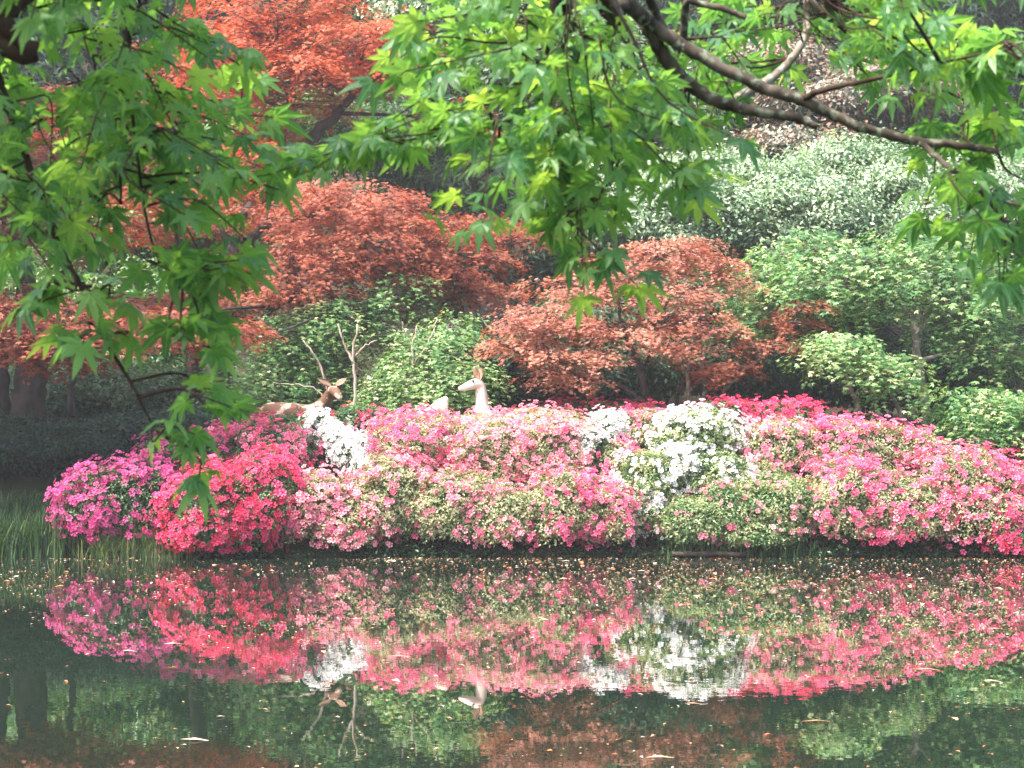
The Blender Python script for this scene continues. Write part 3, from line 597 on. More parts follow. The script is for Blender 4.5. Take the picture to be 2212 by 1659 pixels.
bg("bamboo_clump", "dark bamboo grass between the white deer statue and the coral maple", "bamboo", 1150, 25.8, [(1130, 800, 0, 130, 70, .7, 4500, 140, .10), (1270, 830, 0, 110, 55, .6, 3500, 110, .10), (1060, 850, -.2, 90, 35, .5, 1800, 60, .09)], LONGL, DARKG, .15, .02)
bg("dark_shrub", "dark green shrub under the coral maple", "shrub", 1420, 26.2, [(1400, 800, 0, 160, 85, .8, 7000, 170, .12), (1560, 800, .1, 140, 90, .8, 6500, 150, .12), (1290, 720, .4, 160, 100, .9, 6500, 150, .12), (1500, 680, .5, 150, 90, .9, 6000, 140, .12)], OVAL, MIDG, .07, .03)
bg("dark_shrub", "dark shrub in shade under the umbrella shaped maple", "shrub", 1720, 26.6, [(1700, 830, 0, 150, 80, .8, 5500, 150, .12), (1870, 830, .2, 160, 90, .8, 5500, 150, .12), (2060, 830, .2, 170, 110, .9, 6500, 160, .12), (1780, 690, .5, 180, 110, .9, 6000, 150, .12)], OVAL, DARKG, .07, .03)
for k, (x, Y, h, mt, lab) in enumerate([
        (-250, 37, 9, DARKG, "dark evergreen beyond the left edge of the garden"), (120, 38, 11, DARKG, "dark evergreen behind the left maple leaves"),
        (480, 39, 12, DARKG, "dark evergreen behind the scarlet crown"), (860, 38, 11, MIDG, "green evergreen right of the scarlet crown"),
        (1220, 39, 12, DARKG, "dark evergreen behind the overhanging maple sprays"), (1560, 36, 9.5, DARKG, "dark evergreen forming the black hollow under the maple limb"),
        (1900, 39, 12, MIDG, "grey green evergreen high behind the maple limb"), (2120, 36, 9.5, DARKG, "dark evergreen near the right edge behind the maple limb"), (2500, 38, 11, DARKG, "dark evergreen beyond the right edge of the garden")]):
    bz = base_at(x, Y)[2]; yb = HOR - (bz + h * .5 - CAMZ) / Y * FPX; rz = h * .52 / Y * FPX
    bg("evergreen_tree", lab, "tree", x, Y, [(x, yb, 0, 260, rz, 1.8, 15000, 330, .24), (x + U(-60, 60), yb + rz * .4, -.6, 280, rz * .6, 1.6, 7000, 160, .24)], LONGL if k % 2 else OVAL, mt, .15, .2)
# evergreen added just outside the frame on the left to shade hedge and bank
bg("evergreen_tree", "tall dense evergreen added on the bank outside the left edge to shade the hedge", "tree", -720, 24.5, [(-560, 150, -1.5, 420, 300, 2.2, 20000, 420, .24), (-330, 90, -1.6, 330, 230, 1.6, 16000, 330, .24), (-500, -250, -1.5, 400, 260, 2.2, 16000, 340, .24)], OVAL, DARKG, .16, .25)

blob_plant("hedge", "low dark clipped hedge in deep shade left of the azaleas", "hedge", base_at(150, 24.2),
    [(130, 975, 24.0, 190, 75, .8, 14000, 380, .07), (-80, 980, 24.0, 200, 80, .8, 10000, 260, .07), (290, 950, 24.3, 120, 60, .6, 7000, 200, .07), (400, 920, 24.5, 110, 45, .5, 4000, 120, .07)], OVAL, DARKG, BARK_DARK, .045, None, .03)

# ------------------------------------------------------------------ bare saplings
def sapling(label, base, lines):
    t = thing("bare_sapling", label, "sapling", base)
    for k, ln in enumerate(lines):
        pts = spline([P(*q[:3]) for q in ln], 12); pts[1:-1] += RNG.normal(0, .008, (10, 3))
        r = np.interp(np.linspace(0, 1, 12), np.linspace(0, 1, len(ln)), [M(q[3], q[2]) for q in ln])
        g = Geo(); g.tube(pts, r, 6, .08); g.build("stem" if k == 0 else "branch", BARK_PALE, t, True)
sapling("bare pale sapling forking in a V between the two deer statues", base_at(768, 24.6),
        [[(768, 905, 24.6, 3.8), (766, 820, 24.6, 3.6), (764, 770, 24.6, 3), (772, 700, 24.6, 2)], [(764, 785, 24.6, 3), (745, 745, 24.6, 2.3), (730, 700, 24.6, 2)], [(767, 770, 24.6, 2), (790, 748, 24.5, 1.6), (815, 735, 24.5, 1)]])
sapling("thin bare sapling with a three way fork right of the pale V shaped one", base_at(890, 24.8),
        [[(888, 900, 24.8, 3), (889, 820, 24.8, 3), (893, 745, 24.8, 2.5), (900, 705, 24.8, 1.5)], [(893, 750, 24.8, 2.5), (878, 725, 24.8, 2), (868, 695, 24.8, 1.2)], [(890, 790, 24.8, 2), (920, 750, 24.8, 1.8), (945, 690, 24.9, 1.2)]])
sapling("bare sapling of thin slanting twigs right behind the head of the brown deer statue", base_at(710, 24.8),
        [[(715, 900, 24.8, 3), (705, 830, 24.8, 3), (680, 770, 24.8, 2.4), (655, 735, 24.8, 1.4)], [(708, 840, 24.75, 2.4), (690, 790, 24.75, 2), (672, 755, 24.7, 1.2)], [(706, 868, 24.7, 2.2), (680, 840, 24.7, 2), (640, 830, 24.7, 1.6), (590, 826, 24.7, 1)]])

# ------------------------------------------------------------------ deer statues
def deer_mat(name, base, patch, brown, scale, lo, hi):
    m, n, l, b = new_mat(name)
    tc = n.new("ShaderNodeTexCoord")
    vo = n.new("ShaderNodeTexNoise"); vo.inputs['Scale'].default_value = scale; vo.inputs['Detail'].default_value = 3
    r = n.new("ShaderNodeValToRGB"); r.color_ramp.elements[0].position = lo; r.color_ramp.elements[1].position = hi
    r.color_ramp.elements[0].color = (*base, 1); r.color_ramp.elements[1].color = (*patch, 1)
    l.new(tc.outputs['Object'], vo.inputs[0]); l.new(vo.outputs[0], r.inputs[0])
    n2 = n.new("ShaderNodeTexNoise"); n2.inputs['Scale'].default_value = 40; n2.inputs['Detail'].default_value = 4
    mx = n.new("ShaderNodeMix"); mx.data_type = 'RGBA'; mx.blend_type = 'MULTIPLY'; mx.inputs[7].default_value = (*brown, 1)
    l.new(n2.outputs[0], mx.inputs[0]); l.new(r.outputs[0], mx.inputs[6]); l.new(mx.outputs[2], b.inputs['Base Color'])
    l.new(tc.outputs['Object'], n2.inputs[0])
    b.inputs['Roughness'].default_value = .8
    return m
DEER_BROWN = deer_mat("painted brown deer coat", (.15, .072, .036), (.50, .38, .30), (.8, .75, .68), 11, .56, .61)
DEER_WHITE = deer_mat("weathered white deer coat", (.74, .62, .54), (.82, .76, .72), (.95, .86, .78), 9, .42, .6)
DEER_FAWN = deer_mat("weathered pinkish coat", (.70, .52, .42), (.80, .70, .60), (.95, .86, .78), 9, .42, .6)
EYE, en, el_, eb = new_mat("dark eye"); eb.inputs['Base Color'].default_value = (.03, .018, .012, 1); eb.inputs['Roughness'].default_value = .2
EARM, an, al, ab = new_mat("brown ear"); ab.inputs['Base Color'].default_value = (.30, .17, .11, 1); ab.inputs['Roughness'].default_value = .8

def skin_body(name, chains, mat, parent):
    """chains: lists of (point, radius); later chains start with the index (chain, k) they grow from"""
    bm_v, bm_e, rad = [], [], []
    ids = []
    for ch in chains:
        cur = []; prev = None
        for item in ch:
            if isinstance(item[0], int): prev = ids[item[0]][item[1]]; continue
            bm_v.append(tuple(float(v) for v in item[0])); rad.append(item[1]); k = len(bm_v) - 1
            if prev is not None: bm_e.append((prev, k))
            prev = k; cur.append(k)
        ids.append(cur)
    me = bpy.data.meshes.new(name); me.from_pydata(bm_v, bm_e, []); ob = bpy.data.objects.new(name, me); COL.objects.link(ob)
    ob.parent = parent; ob.location = -Vector(parent.location)
    sk = ob.modifiers.new("skin", 'SKIN'); sk.use_smooth_shade = True
    sv = me.skin_vertices[0] if me.skin_vertices else None
    if sv is None:
        bpy.context.view_layer.update(); sv = me.skin_vertices[0]
    for k, r in enumerate(rad):
        sv.data[k].radius = (r, r) if not isinstance(r, tuple) else r; sv.data[k].use_root = (k == 0)
    ss = ob.modifiers.new("sub", 'SUBSURF'); ss.levels = 2; ss.render_levels = 2
    me.materials.append(mat)
    return ob

def ball(g, c, r, seg=10):
    th = np.linspace(.01, math.pi - .01, seg); 
    pts = np.array([np.array(c) + np.array([0, 0, -math.cos(t) * r]) for t in th]); g.tube(pts, np.sin(th) * r, seg)

def ear(parent, root, tip, w, facing):
    """a pointed cupped ear"""
    root, tip = np.array(root), np.array(tip); d = tip - root; s = nrm(np.cross(d, facing)); f = nrm(np.array(facing, float))
    V = []; prof = [(0, .35), (.25, .85), (.5, 1), (.75, .7), (1, .06)]
    for t, ww in prof:
        c = root + d * t
        V += [c - s * w * ww + f * w * .25 * ww, c - f * w * .25 * ww, c + s * w * ww + f * w * .25 * ww]
    Vb = [v - f * .012 for v in np.array(V)]
    n = len(V); F = []
    for i in range(4):
        for j in range(2):
            a = i * 3 + j; F.append((a, a + 1, a + 4, a + 3)); F.append((a + n, a + n + 3, a + n + 4, a + n + 1))
        for j in (0, 2): a = i * 3 + j; F.append((a, a + 3, a + n + 3, a + n))
    g = Geo(); g.add(np.vstack([V, Vb]), [np.array(F)]); g.build("ear", EARM, parent, True)

def deer_brown():
    Y = 24.35; b = base_at(640, Y); gz = b[2]
    t = thing("deer_statue", "brown deer statue with white flecked back and spread ears among the azaleas", "statue", b)
    q = lambda x, y, dy=0: P(x, y, Y + dy)
    chain = [[(q(640, 893), .115), (q(605, 888), .12), (q(578, 885), .10), (q(566, 893), .06)],
             [(0, 0), (q(672, 896), .125), (q(690, 890), .105), (q(701, 872, -.03), .078), (q(711, 855, -.06), .066), (q(719, 842, -.09), .07), (q(724, 846, -.17), .062), (q(731, 855, -.25), .042), (q(738, 863, -.30), .031)]]
    for ci, k, x, dy in ((0, 1, 590, -.09), (0, 1, 600, .09), (1, 1, 676, -.09), (1, 1, 682, .09)):
        a = q(x, 912, dy); chain.append([(ci, k), (a, .06), (a * [1, 1, 0] + [.01, 0, (a[2] + gz) / 2], .03), (a * [1, 1, 0] + [0, 0, gz + .01], .026)])
    chain[0].append((q(560, 905), .03))
    skin_body("body", chain, DEER_BROWN, t)
    h = q(718, 838, -.09)
    ear(t, h + [-.02, .03, .025], h + [-.16, .03, .105], .034, (.3, -1, .3)); ear(t, h + [.035, .03, .03], h + [.15, .05, .105], .032, (-.2, -1, .3))
    for s in (-1, 1):
        g = Geo(); ball(g, h + np.array([.03 + .045 * s, -.07 - .02 * (s > 0), -.02]), .013); g.build("eye", EYE, t, True)

def deer_white():
    Y = 24.2; b = base_at(1085, Y); gz = b[2]
    t = thing("deer_statue", "white deer statue lifting its head above the azaleas, facing left", "statue", b)
    q = lambda x, y, dy=0: P(x, y, Y + dy)
    chain = [[(q(1060, 925), .14), (q(1100, 940, .1), .14), (q(1150, 945, .2), .13), (q(1175, 955, .25), .07)],
             [(0, 0), (q(1046, 905), .105), (q(1041, 880), .082), (q(1040, 850), .07), (q(1038, 834), .068), (q(1030, 827, -.02), .072), (q(1016, 832, -.04), .056), (q(1002, 838, -.06), .038), (q(989, 841, -.07), .03)]]
    for x, dy in ((1080, -.12), (1082, .14), (1140, -.1)):
        a = q(x, 960, dy); chain.append([(0, 1 if x < 1100 else 2), (a, .055), (a * [1, 1, 0] + [-.12, 0, gz + .09], .04), (a * [1, 1, 0] + [.10, 0, gz + .03], .03)])
    skin_body("body", chain, DEER_WHITE, t)
    h = q(1036, 820)
    ear(t, h + [-.02, -.045, -.01], h + [-.045, -.07, .14], .04, (-.6, -1, 0)); ear(t, h + [.0, .05, .0], h + [.015, .08, .13], .038, (-.6, -1, 0))
    for s in (-1, 1):
        g = Geo(); ball(g, q(1024, 823, -.03) + np.array([-.01, -.055 * s - .0, 0]), .014); g.build("eye", EYE, t, True)

def deer_hump():
    Y = 24.0; b = base_at(935, Y); gz = b[2]
    t = thing("deer_statue", "pinkish hump of a mostly hidden statue left of the white deer statue", "statue", b)
    q = lambda x, y, dy=0: P(x, y, Y + dy)
    chain = [[(q(945, 884), .075), (q(955, 871), .06), (q(963, 862), .038), (q(966, 857), .022)], [(0, 0), (q(930, 895), .09), (q(905, 915), .10), (q(880, 930), .07)]]
    for x, ci, k in ((962, 0, 1), (915, 1, 1), (890, 1, 1)):
        a = q(x, 900); chain.append([(ci, k), (a * [1, 1, 0] + [0, 0, (a[2] + gz) / 2 + .05], .04), (a * [1, 1, 0] + [0, 0, gz + .01], .03)])
    skin_body("body", chain, DEER_FAWN, t)
deer_brown(); deer_white(); deer_hump()

# ------------------------------------------------------------------ grass, reeds, edging, floating litter
def blades(g, n, xa, xb, Ya, Yb, h0, h1, w, tint=(.0, .6)):
    x = U(xa, xb, n); Y = U(Ya, Yb, n); X = (x - CX) / FPX * Y
    z = np.maximum(ground_z(X, Y), -.02) - .02
    B = np.stack([X, Y, z], -1); h = U(h0, h1, n); a = U(0, 2 * math.pi, n); lean = U(.1, .7, n)
    d = np.stack([np.cos(a), np.sin(a), 0 * a], -1); s = nrm(np.cross(d, UP))
    V = []
    for t, ww in ((0, 1), (.4, .9), (.75, .6), (1, .08)):
        c = B + UP * (h * (t - .25 * lean * t ** 3))[:, None] + d * (h * lean * t ** 2)[:, None]
        V += [c - s * w * ww, c + s * w * ww]
    V = np.stack(V, 1); k = np.arange(n) * 8
    F = np.concatenate([np.stack([k + 2 * i, k + 2 * i + 1, k + 2 * i + 3, k + 2 * i + 2], -1) for i in range(3)])
    g.add(V.reshape(-1, 3), [F], {'tint': np.repeat(np.clip(U(*tint, n), 0, 1), 8)})
g = Geo(); blades(g, 9000, -250, 330, 22.05, 23.4, .10, .30, .006, (0, .55)); o = g.build("grass", GRASS); o['kind'] = 'stuff'; o['label'] = "shaded green grass on the left bank"
g = Geo(); blades(g, 1300, -250, 210, 21.85, 22.2, .25, .60, .007, (.05, .7)); blades(g, 600, 200, 385, 21.75, 22.0, .15, .36, .007, (.3, 1)); blades(g, 90, 150, 420, 21.7, 21.9, .1, .3, .006, (.7, 1))
o = g.build("reeds", GRASS); o['kind'] = 'stuff'; o['label'] = "thin arching reeds at the water's edge on the left"
g = Geo(); blades(g, 500, 1440, 1780, 21.85, 22.1, .1, .3, .007, (.2, .8)); o = g.build("bank_grass", GRASS); o['kind'] = 'stuff'; o['label'] = "tufts of grass under the green bush"

def weeds():
    g = Geo(); n = 5200; K = 260
    xc = U(330, 2400, K); Yc = U(21.85, 22.15, K); k = RNG.integers(0, K, n)
    X = (xc[k] - CX) / FPX * 22 + RNG.normal(0, .09, n); Y = Yc[k] + RNG.normal(0, .07, n)
    z = np.maximum(ground_z(X, Y), 0) + np.abs(RNG.normal(0, .07, n)) * (.5 + RNG.random(K)[k])
    g.leaves(OVAL, np.stack([X, Y, z], -1), rand_unit(n) + UP * .2 + [0, -.3, 0], rand_unit(n) * .7 + UP, U(.02, .06, n), U(0, .8, n))
    o = g.build("waterside_weeds", MIDG); o['kind'] = 'stuff'; o['label'] = "small leafy weeds along the waterline under the azaleas"
weeds()
def log_edge():
    t = thing("log", "low brown log lying along the waterline below the green bush", "log", P(1530, 1190, 21.85) * [1, 1, 0])
    pts = spline([np.array([M(1452 - CX, 21.8), 21.80, .035]), np.array([M(1530 - CX, 21.8), 21.77, .04]), np.array([M(1612 - CX, 21.8), 21.8, .03])], 14)
    g = Geo(); g.tube(pts, .028, 10, .1); g.build("wood", BARK_DARK, t, True)
log_edge()

def litter():
    g = Geo(); n = 22000
    u = RNG.random(n); Y = 21.7 - 12.6 * u ** 1.9
    x = U(-150, 2362, n); X = (x - CX) / FPX * Y
    patch = noise3(np.stack([X * .8, Y * .5, 0 * X], -1), 1.0, 3) + .7 * noise3(np.stack([X * 2.5, Y * 1.2, 0 * X], -1), 1.0, 1)
    dens = np.clip(.35 + .35 * patch + .4 * sstep(1000, 1700, x) - .25 * sstep(700, 300, x), .05, 1) * (1 - .85 * sstep(18, 12, Y)) * (1 - .6 * sstep(19.5, 21.2, Y))
    k = RNG.random(n) < dens; X, Y = X[k], Y[k]; n = len(X)
    pos = np.stack([X, Y, np.full(n, .006)], -1); a = U(0, 2 * math.pi, n)
    big = RNG.random(n) < .05
    g.leaves(OVAL, pos, np.stack([np.cos(a), np.sin(a), 0 * a], -1), UP + RNG.normal(0, .10, (n, 3)), np.where(big, U(.04, .09, n), U(.014, .036, n)), U(0, 1, n))
    o = g.build("fallen_petals", LITTER); o['kind'] = 'stuff'; o['label'] = "tiny fallen petals and leaves floating on the pond"
litter()
for x, y, ln, a, c, lab in [
        (425, 1600, .15, .1, .85, "long cream leaf floating between the two trunk reflections"), (478, 1550, .05, .5, .9, "small round cream leaf floating on the right trunk reflection"),
        (1430, 1638, .15, .3, .62, "large pinkish beige curled leaf floating low in the middle"), (2145, 1473, .12, 0, .8, "pale leaf floating at the right below the pink reflection"),
        (2155, 1360, .15, .15, .55, "brown leaf floating right inside the pink reflection"), (378, 1392, .16, .6, .75, "pale fallen blossom floating on the magenta reflection"),
        (1500, 1522, .10, .1, .45, "orange leaf floating under the big white reflection"), (1440, 1478, .22, .05, .6, "slender beige leaf floating at the edge of the white reflection"),
        (870, 1420, .26, .1, .5, "long thin straw floating across the pink reflection"), (2010, 1448, .25, .0, .55, "long straw coloured stalk floating in the right pink reflection"),
        (1770, 1560, .22, .35, .4, "thin tan stalk floating at lower right in dark water"), (280, 1408, .10, .1, .95, "bright cream leaf floating beside the magenta reflection")]:
    Y = FPX * CAMZ / (y - HOR); X = (x - CX) / FPX * Y
    g = Geo(); g.leaves(oval_leaf(.16 if ln < .2 else .05, .012), np.array([[X - ln / 2 * math.cos(a), Y - ln / 2 * math.sin(a), .008]]), np.array([[math.cos(a), math.sin(a), 0.0]]), UP[None] + [[0, -.02, 0]], ln, c)
    o = g.build("fallen_leaf", LITTER); 
    for v in o.data.vertices: v.co = v.co - Vector((X, Y, 0.0))
    o.location = (X, Y, 0.0); o['label'] = lab; o['category'] = "leaf"; o['group'] = "larger leaves floating on the pond"

# ------------------------------------------------------------------ the two overhanging maples in front
def overhang(label, base, trunk, limbs, regions, dens=.36, clear=(), group=None):
    """trunk: world points with radii; limbs: (lists of (x, y, Y, half width px), material); regions: (x, y, rx, ry, Ya, Yb, n twigs, heading, leaf size)"""
    t = thing("green_maple", label, "tree", base, group)
    g = Geo(); p = spline([q[0] for q in trunk], 26); g.tube(p, np.interp(np.linspace(0, 1, 26), np.linspace(0, 1, len(trunk)), [q[1] for q in trunk]), 12, .05); g.build("trunk", BARK_FORE, t, True)
    nodes = [p[14:]]
    for pre, ln, mt in limbs:
        pts = [np.array(q[0]) for q in pre] + [P(*q[:3]) for q in ln]
        rad = [q[1] for q in pre] + [M(q[3], q[2]) for q in ln]
        n = 8 * len(pts); sp = spline(pts, n); rr = np.interp(np.linspace(0, 1, n), np.linspace(0, 1, len(rad)), rad)
        sp[1:-1] += RNG.normal(0, 1, (n - 2, 3)) * rr[1:-1, None] * .10
        g = Geo(); g.tube(sp, rr * (1 + .10 * np.sin(np.arange(n) * 1.9) * RNG.random(n)), 10, .06); g.build("branch", mt, t, True); nodes.append(sp)
    N = np.concatenate(nodes)
    gl, gt = Geo(), Geo()
    pos, dr, nor, sz, tn = [], [], [], [], []
    for (x, y, rx, ry, Ya, Yb, n, (hx, hz), ls) in regions:
        for _ in range(max(1, int(round(n * dens))) if n > 3 else n):
            a, r = U(0, 2 * math.pi), math.sqrt(U(0, 1)); Y = U(Ya, Yb)
            e = P(x + rx * r * math.cos(a), y + ry * r * math.sin(a), Y)
            i = int((np.linalg.norm(N - e, axis=1) + .8 * np.maximum(e[2] - N[:, 2], 0)).argmin()); s = N[i]
            tip = np.array([hx + U(-.5, .5), U(-.7, .5), hz + U(-.3, .3)]); tip = tip / np.linalg.norm(tip)
            L = np.linalg.norm(e - s)
            m1 = s + (e - s) * .5 + np.array([0, 0, .06 * L]) + RNG.normal(0, .02, 3)
            e2 = e + tip * (U(.08, .18) if ls < .0999 else U(.02, .06))
            tw = spline([s, m1, e, e2], 14); gt.tube(tw, np.linspace(.0042 if L > .3 else .003, .0012, 14), 5, .1)
            cum = np.r_[0, np.cumsum(np.linalg.norm(np.diff(tw, axis=0), axis=1))]; tot = cum[-1]
            lo = max(0, tot - (U(.22, .45) if ls < .0999 or n <= 1 or ls == .098 else U(.05, .13)))
            for f in np.arange(lo, tot, U(.06, .09)):
                c = np.array([np.interp(f, cum, tw[:, j]) for j in range(3)])
                td = nrm(np.array([np.interp(min(f + .03, tot), cum, tw[:, j]) for j in range(3)]) - c + 1e-6)
                sd = nrm(np.cross(td, UP) + RNG.normal(0, .25, 3))
                for sg in (-1, 1):
                    if RNG.random() < .12: continue
                    d = nrm(td * .5 + sd * sg * .85 + np.array([0, U(-.35, .35), -U(.25, 1.0)]))
                    pet = U(.025, .05); q = c + nrm(d + np.array([0, 0, .5])) * pet
                    gt.tube(np.array([c, (c + q) / 2 + [0, 0, .004], q]), .0008, 4)
                    nn = UP * .6 + np.array([U(-.5, .5), U(-.75, 1.1), 0]) + sd * sg * .35
                    pos.append(q); dr.append(d); nor.append(nn); sz.append((ls * .51 if ls < .0999 else ls * .56) * U(.6, 1.25)); tn.append(U(0, 1))
            d = nrm(tip + np.array([0, 0, -.5])); pos.append(e2); dr.append(d); nor.append(UP * .5 + np.array([U(-.4, .4), U(-.6, 1.0), 0])); sz.append(ls * .64 * U(.8, 1.2)); tn.append(U(0, 1))
    pos, dr, nor, sz, tn = map(np.array, (pos, dr, nor, sz, tn))
    if clear:                                               # leaves do not sprout on the bare wood of the thick limbs
        cp = np.concatenate([spline([P(*q[:3]) for q in limbs[k][1]], 60) for k in clear])
        mid = pos + nrm(dr) * (sz * .45)[:, None] - UP * .01
        keep = np.ones(len(pos), bool)
        for i, q in enumerate(mid):
            dx = np.abs(cp[:, 0] - q[0]) ** 2 + np.abs(cp[:, 2] - q[2]) ** 2
            j = int(dx.argmin()); keep[i] = not (dx[j] < .062 ** 2 and q[1] < cp[j, 1] + .03 and RNG.random() < .95)
        pos, dr, nor, sz, tn = pos[keep], dr[keep], nor[keep], sz[keep], tn[keep]
    pos, dr, nor, sz, tn = map(np.array, (pos, dr, nor, sz, tn)); kv = RNG.integers(0, 5, len(pos))
    for v in range(5): gl.leaves(BIGMAPLES[v], pos[kv == v], dr[kv == v], nor[kv == v], sz[kv == v], tn[kv == v])
    gt.build("twigs", TWIG_FORE, t, True); gl.build("crown", FOREG, t)
    return t

gz = lambda x, y: float(ground_z(x, y))
overhang("green maple whose dense dark sprays hang down the left side", (-2.6, 2.0, gz(-2.6, 2.0)),
    [((-2.6, 2.0, -.1), .13), ((-2.5, 2.2, .8), .11), ((-2.35, 2.6, 1.8), .09), ((-1.9, 3.2, 2.7), .065), ((-1.2, 3.7, 3.2), .04)],
    [([((-2.35, 2.6, 1.8), .05)], [(-420, -150, 3.8, 24), (-150, 0, 3.9, 18), (-40, 90, 4.0, 13), (0, 180, 4.0, 10), (60, 350, 4.0, 8), (100, 470, 4.0, 7), (170, 610, 4.0, 5.5), (232, 740, 4.0, 4.5), (290, 840, 4.0, 3.5), (312, 885, 4.0, 2.5), (345, 940, 4.0, 2)], TWIG_FORE),
     ([((-1.2, 3.7, 3.2), .03)], [(240, -200, 4.1, 10), (266, 0, 4.1, 8), (275, 140, 4.1, 7), (246, 260, 4.1, 6), (258, 350, 4.1, 4), (262, 440, 4.1, 2.5)], TWIG_FORE),
     ([((-1.2, 3.7, 3.2), .02)], [(290, -150, 4.0, 6), (284, 0, 4.0, 5), (279, 140, 4.0, 4), (292, 300, 4.0, 3.5), (318, 480, 4.0, 3), (345, 560, 4.0, 2.5), (395, 600, 4.0, 2)], TWIG_FORE),
     ([((-1.9, 3.2, 2.5), .05)], [(-60, 80, 3.5, 24), (0, 36, 3.5, 21), (60, -12, 3.55, 18), (200, -140, 3.65, 12)], TWIG_FORE)],
    [(120, 90, 200, 130, 3.6, 4.5, 44, (.3, -.5), .086), (330, 70, 110, 110, 3.7, 4.4, 22, (.5, -.5), .088), (90, 310, 170, 150, 3.7, 4.5, 42, (.3, -.5), .086), (330, 290, 120, 110, 3.7, 4.4, 24, (.6, -.4), .088), (440, 330, 90, 90, 3.8, 4.3, 14, (.8, -.3), .092), (60, 450, 140, 60, 3.8, 4.4, 13, (.2, -.6), .086), (380, 420, 80, 40, 3.8, 4.2, 8, (.6, -.6), .09),
     (330, 555, 60, 16, 3.85, 4.1, 8, (.3, -.3), .1), (450, 560, 50, 16, 3.85, 4.1, 6, (.9, -.2), .1), (110, 640, 40, 40, 3.85, 4.1, 8, (-.7, -.3), .106), (220, 635, 40, 20, 3.85, 4.1, 7, (.8, -.2), .1), (230, 720, 70, 24, 3.85, 4.1, 8, (-.7, -.15), .1), (400, 705, 60, 24, 3.8, 4.1, 10, (.9, -.1), .1), (440, 830, 45, 30, 3.8, 4.1, 9, (.9, -.2), .102), (390, 920, 70, 20, 3.85, 4.1, 6, (.6, -.3), .1), (470, 590, 50, 14, 3.85, 4.1, 7, (1, -.05), .1), (425, 985, 20, 15, 3.9, 4.0, 5, (.2, -1), .1),
     (-150, -150, 300, 150, 3.0, 4.3, 70, (0, -.4), .086), (150, -260, 260, 180, 3.2, 4.4, 70, (.2, -.4), .086), (-150, 200, 120, 200, 3.4, 4.3, 24, (.1, -.5), .086), (-350, -950, 750, 480, 2.9, 4.0, 330, (.2, -.2), .09), (-100, -500, 480, 150, 3.3, 4.0, 90, (.2, -.2), .09)])  # crown regions out of view, added to shade the left sprays
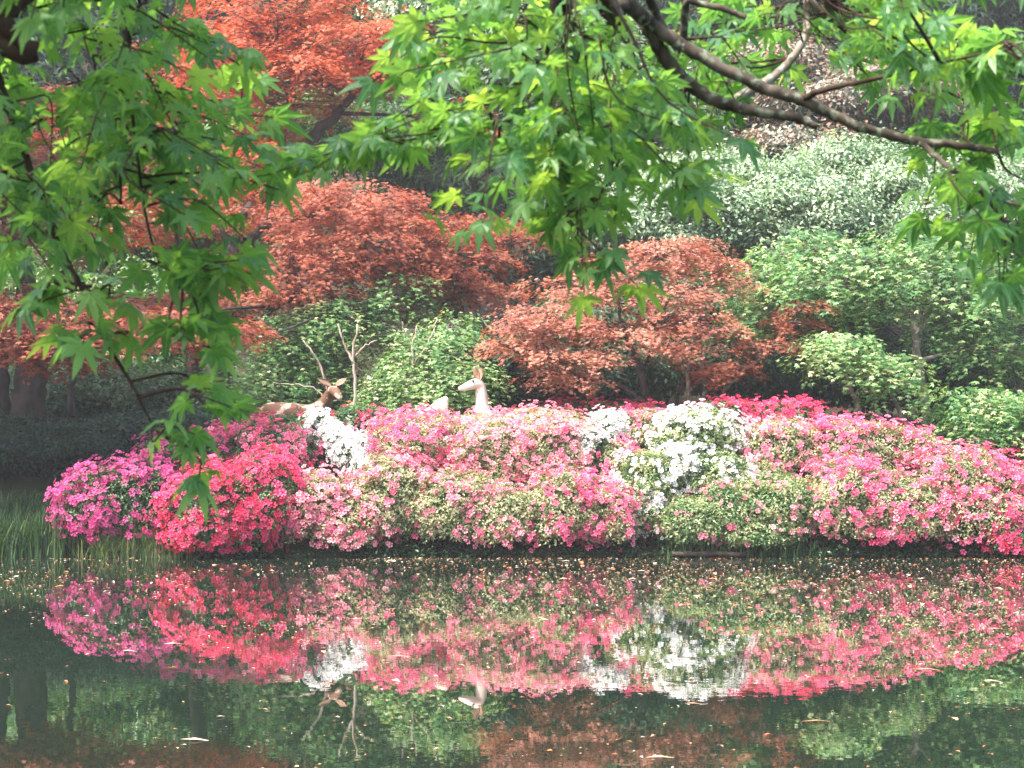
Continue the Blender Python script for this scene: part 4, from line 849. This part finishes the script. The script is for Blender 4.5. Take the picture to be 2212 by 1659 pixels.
overhang("bright green maple whose limb crosses the upper right and whose sprays hang in the middle", (-1.9, -1.2, gz(-1.9, -1.2)),
    [((-1.9, -1.2, -.1), .16), ((-1.8, -.9, 1.2), .13), ((-1.6, -.2, 2.4), .11), ((-1.2, .9, 3.4), .09), ((-.5, 2.2, 3.7), .065)],
    [([((-1.2, .9, 3.4), .075), ((-.45, 2.4, 3.35), .055)], [(1260, -120, 3.9, 20), (1350, 0, 4.1, 17), (1420, 62, 4.2, 16), (1530, 130, 4.2, 14), (1650, 190, 4.2, 13), (1730, 215, 4.2, 14), (1850, 270, 4.2, 11), (1980, 306, 4.2, 10), (2060, 312, 4.2, 9), (2155, 328, 4.2, 7)], BARK_FORE),
     ([], [(1395, 45, 4.2, 17), (1440, 130, 4.25, 16), (1500, 190, 4.3, 15), (1570, 226, 4.3, 14), (1650, 242, 4.3, 12), (1720, 255, 4.3, 11), (1765, 274, 4.3, 7)], BARK_FORE),
     ([((-.5, 2.2, 3.7), .03)], [(1730, -140, 4.3, 10), (1742, 0, 4.5, 7), (1738, 80, 4.5, 8), (1700, 140, 4.45, 9), (1655, 175, 4.4, 10), (1590, 215, 4.35, 11)], BARK_GREY),
     ([((-.5, 2.2, 3.7), .03)], [(1380, -60, 4.1, 10), (1490, 0, 4.2, 8), (1560, 18, 4.2, 7), (1612, 38, 4.2, 6)], BARK_FORE),
     ([], [(1728, 214, 4.2, 8), (1800, 190, 4.15, 6), (1900, 168, 4.1, 5), (2010, 140, 4.0, 4), (2115, 118, 4.0, 3), (2230, 90, 4.0, 2)], TWIG_FORE),
     ([], [(1985, 306, 4.2, 7), (2060, 370, 4.15, 6), (2135, 420, 4.1, 5), (2180, 438, 4.1, 4), (2240, 450, 4.1, 3)], BARK_FORE),
     ([], [(2110, 405, 4.1, 4), (2140, 440, 4.1, 4), (2175, 485, 4.1, 3), (2240, 530, 4.1, 2)], TWIG_FORE),
     ([((-.5, 2.2, 3.7), .03)], [(1180, -180, 4.0, 10), (1196, 0, 4.1, 9), (1182, 100, 4.1, 8), (1167, 210, 4.1, 6), (1172, 250, 4.1, 4), (1205, 320, 4.1, 3)], TWIG_FORE),
     ([((-.5, 2.2, 3.7), .02)], [(1290, -150, 4.1, 8), (1262, 0, 4.15, 6), (1240, 50, 4.15, 6), (1214, 112, 4.15, 5), (1240, 165, 4.2, 4), (1290, 190, 4.2, 3), (1400, 215, 4.2, 2)], TWIG_FORE),
     ([], [(1172, 250, 4.1, 4), (1140, 250, 4.1, 4), (1080, 268, 4.1, 3.5), (1000, 283, 4.1, 3), (900, 300, 4.1, 2.5), (790, 310, 4.1, 1.8)], TWIG_FORE),
     ([], [(1172, 230, 4.1, 4), (1200, 320, 4.1, 4), (1228, 395, 4.1, 3.5), (1245, 470, 4.1, 3), (1248, 510, 4.1, 2)], TWIG_FORE),
     ([], [(1240, 50, 4.15, 4), (1290, 120, 4.2, 3.5), (1320, 200, 4.2, 3), (1340, 290, 4.2, 2.4), (1310, 400, 4.2, 2)], TWIG_FORE)],
    [(1010, 90, 110, 90, 3.8, 4.5, 26, (-.6, -.4), .092), (1170, 100, 150, 110, 3.7, 4.5, 40, (-.1, -.6), .092), (1350, 130, 130, 120, 3.8, 4.6, 38, (.3, -.6), .092), (1000, 230, 120, 60, 3.9, 4.4, 20, (-.8, -.3), .092), (1180, 260, 160, 90, 3.8, 4.5, 36, (0, -.6), .092), (1390, 220, 110, 80, 3.8, 4.5, 26, (.3, -.5), .092), (1250, 345, 120, 70, 3.8, 4.4, 22, (.1, -.8), .09), (1080, 360, 90, 40, 3.9, 4.3, 10, (-.4, -.6), .09), (1230, 440, 80, 45, 3.9, 4.3, 12, (.1, -.8), .09),
     (860, 300, 70, 20, 3.9, 4.2, 6, (-.9, -.2), .092), (750, 320, 50, 14, 3.9, 4.2, 3, (-1, -.2), .092), (1520, 50, 110, 50, 4.3, 4.7, 15, (.3, -.4), .095), (1680, 45, 120, 50, 4.3, 4.8, 17, (.2, -.3), .095), (1840, 40, 120, 50, 4.2, 4.6, 18, (.3, -.3), .095), (2000, 55, 130, 60, 3.9, 4.5, 22, (.4, -.3), .098), (2140, 120, 90, 100, 3.8, 4.4, 24, (.3, -.4), .098), (2020, 150, 80, 24, 4.25, 4.5, 5, (.1, -.3), .095), (2150, 240, 70, 50, 4.2, 4.5, 8, (.2, -.6), .098), (2110, 400, 110, 60, 3.8, 4.3, 18, (.1, -.8), .096), (2170, 500, 60, 40, 3.8, 4.2, 9, (.1, -.9), .096), (1500, 240, 14, 10, 4.0, 4.1, 1, (.1, -1), .10),
     (1900, -100, 420, 70, 3.6, 4.6, 30, (.2, -.3), .092), (1150, -100, 300, 70, 3.7, 4.4, 24, (0, -.3), .092), (2330, 250, 100, 280, 3.7, 4.3, 24, (.3, -.5), .095), (1570, 150, 80, 30, 4.3, 4.6, 6, (.0, -.7), .095)], .34, (0, 1, 2))

# ------------------------------------------------------------------ thin haze volume, added to lift dark tones and soften contrast
def haze():
    m = bpy.data.materials.new("added haze"); m.use_nodes = True; n, l = m.node_tree.nodes, m.node_tree.links
    n.remove(n["Principled BSDF"]); v = n.new("ShaderNodeVolumePrincipled")
    v.inputs['Color'].default_value = (.98, .98, .96, 1); v.inputs['Density'].default_value = HAZE; v.inputs['Anisotropy'].default_value = .2
    l.new(v.outputs[0], n["Material Output"].inputs['Volume'])
    x0, x1, y0, y1, z0, z1 = -305, 305, -205, 405, -2, 26
    V = [(x, y, z) for z in (z0, z1) for y in (y0, y1) for x in (x0, x1)]
    g = Geo(); g.add(V, [np.array([[0, 2, 3, 1], [4, 5, 7, 6], [0, 1, 5, 4], [2, 6, 7, 3], [0, 4, 6, 2], [1, 3, 7, 5]])])
    o = g.build("haze", m); o['kind'] = 'stuff'; o['label'] = "thin pale haze added over the pond garden to lift its dark tones"
HAZE = .0012
haze()
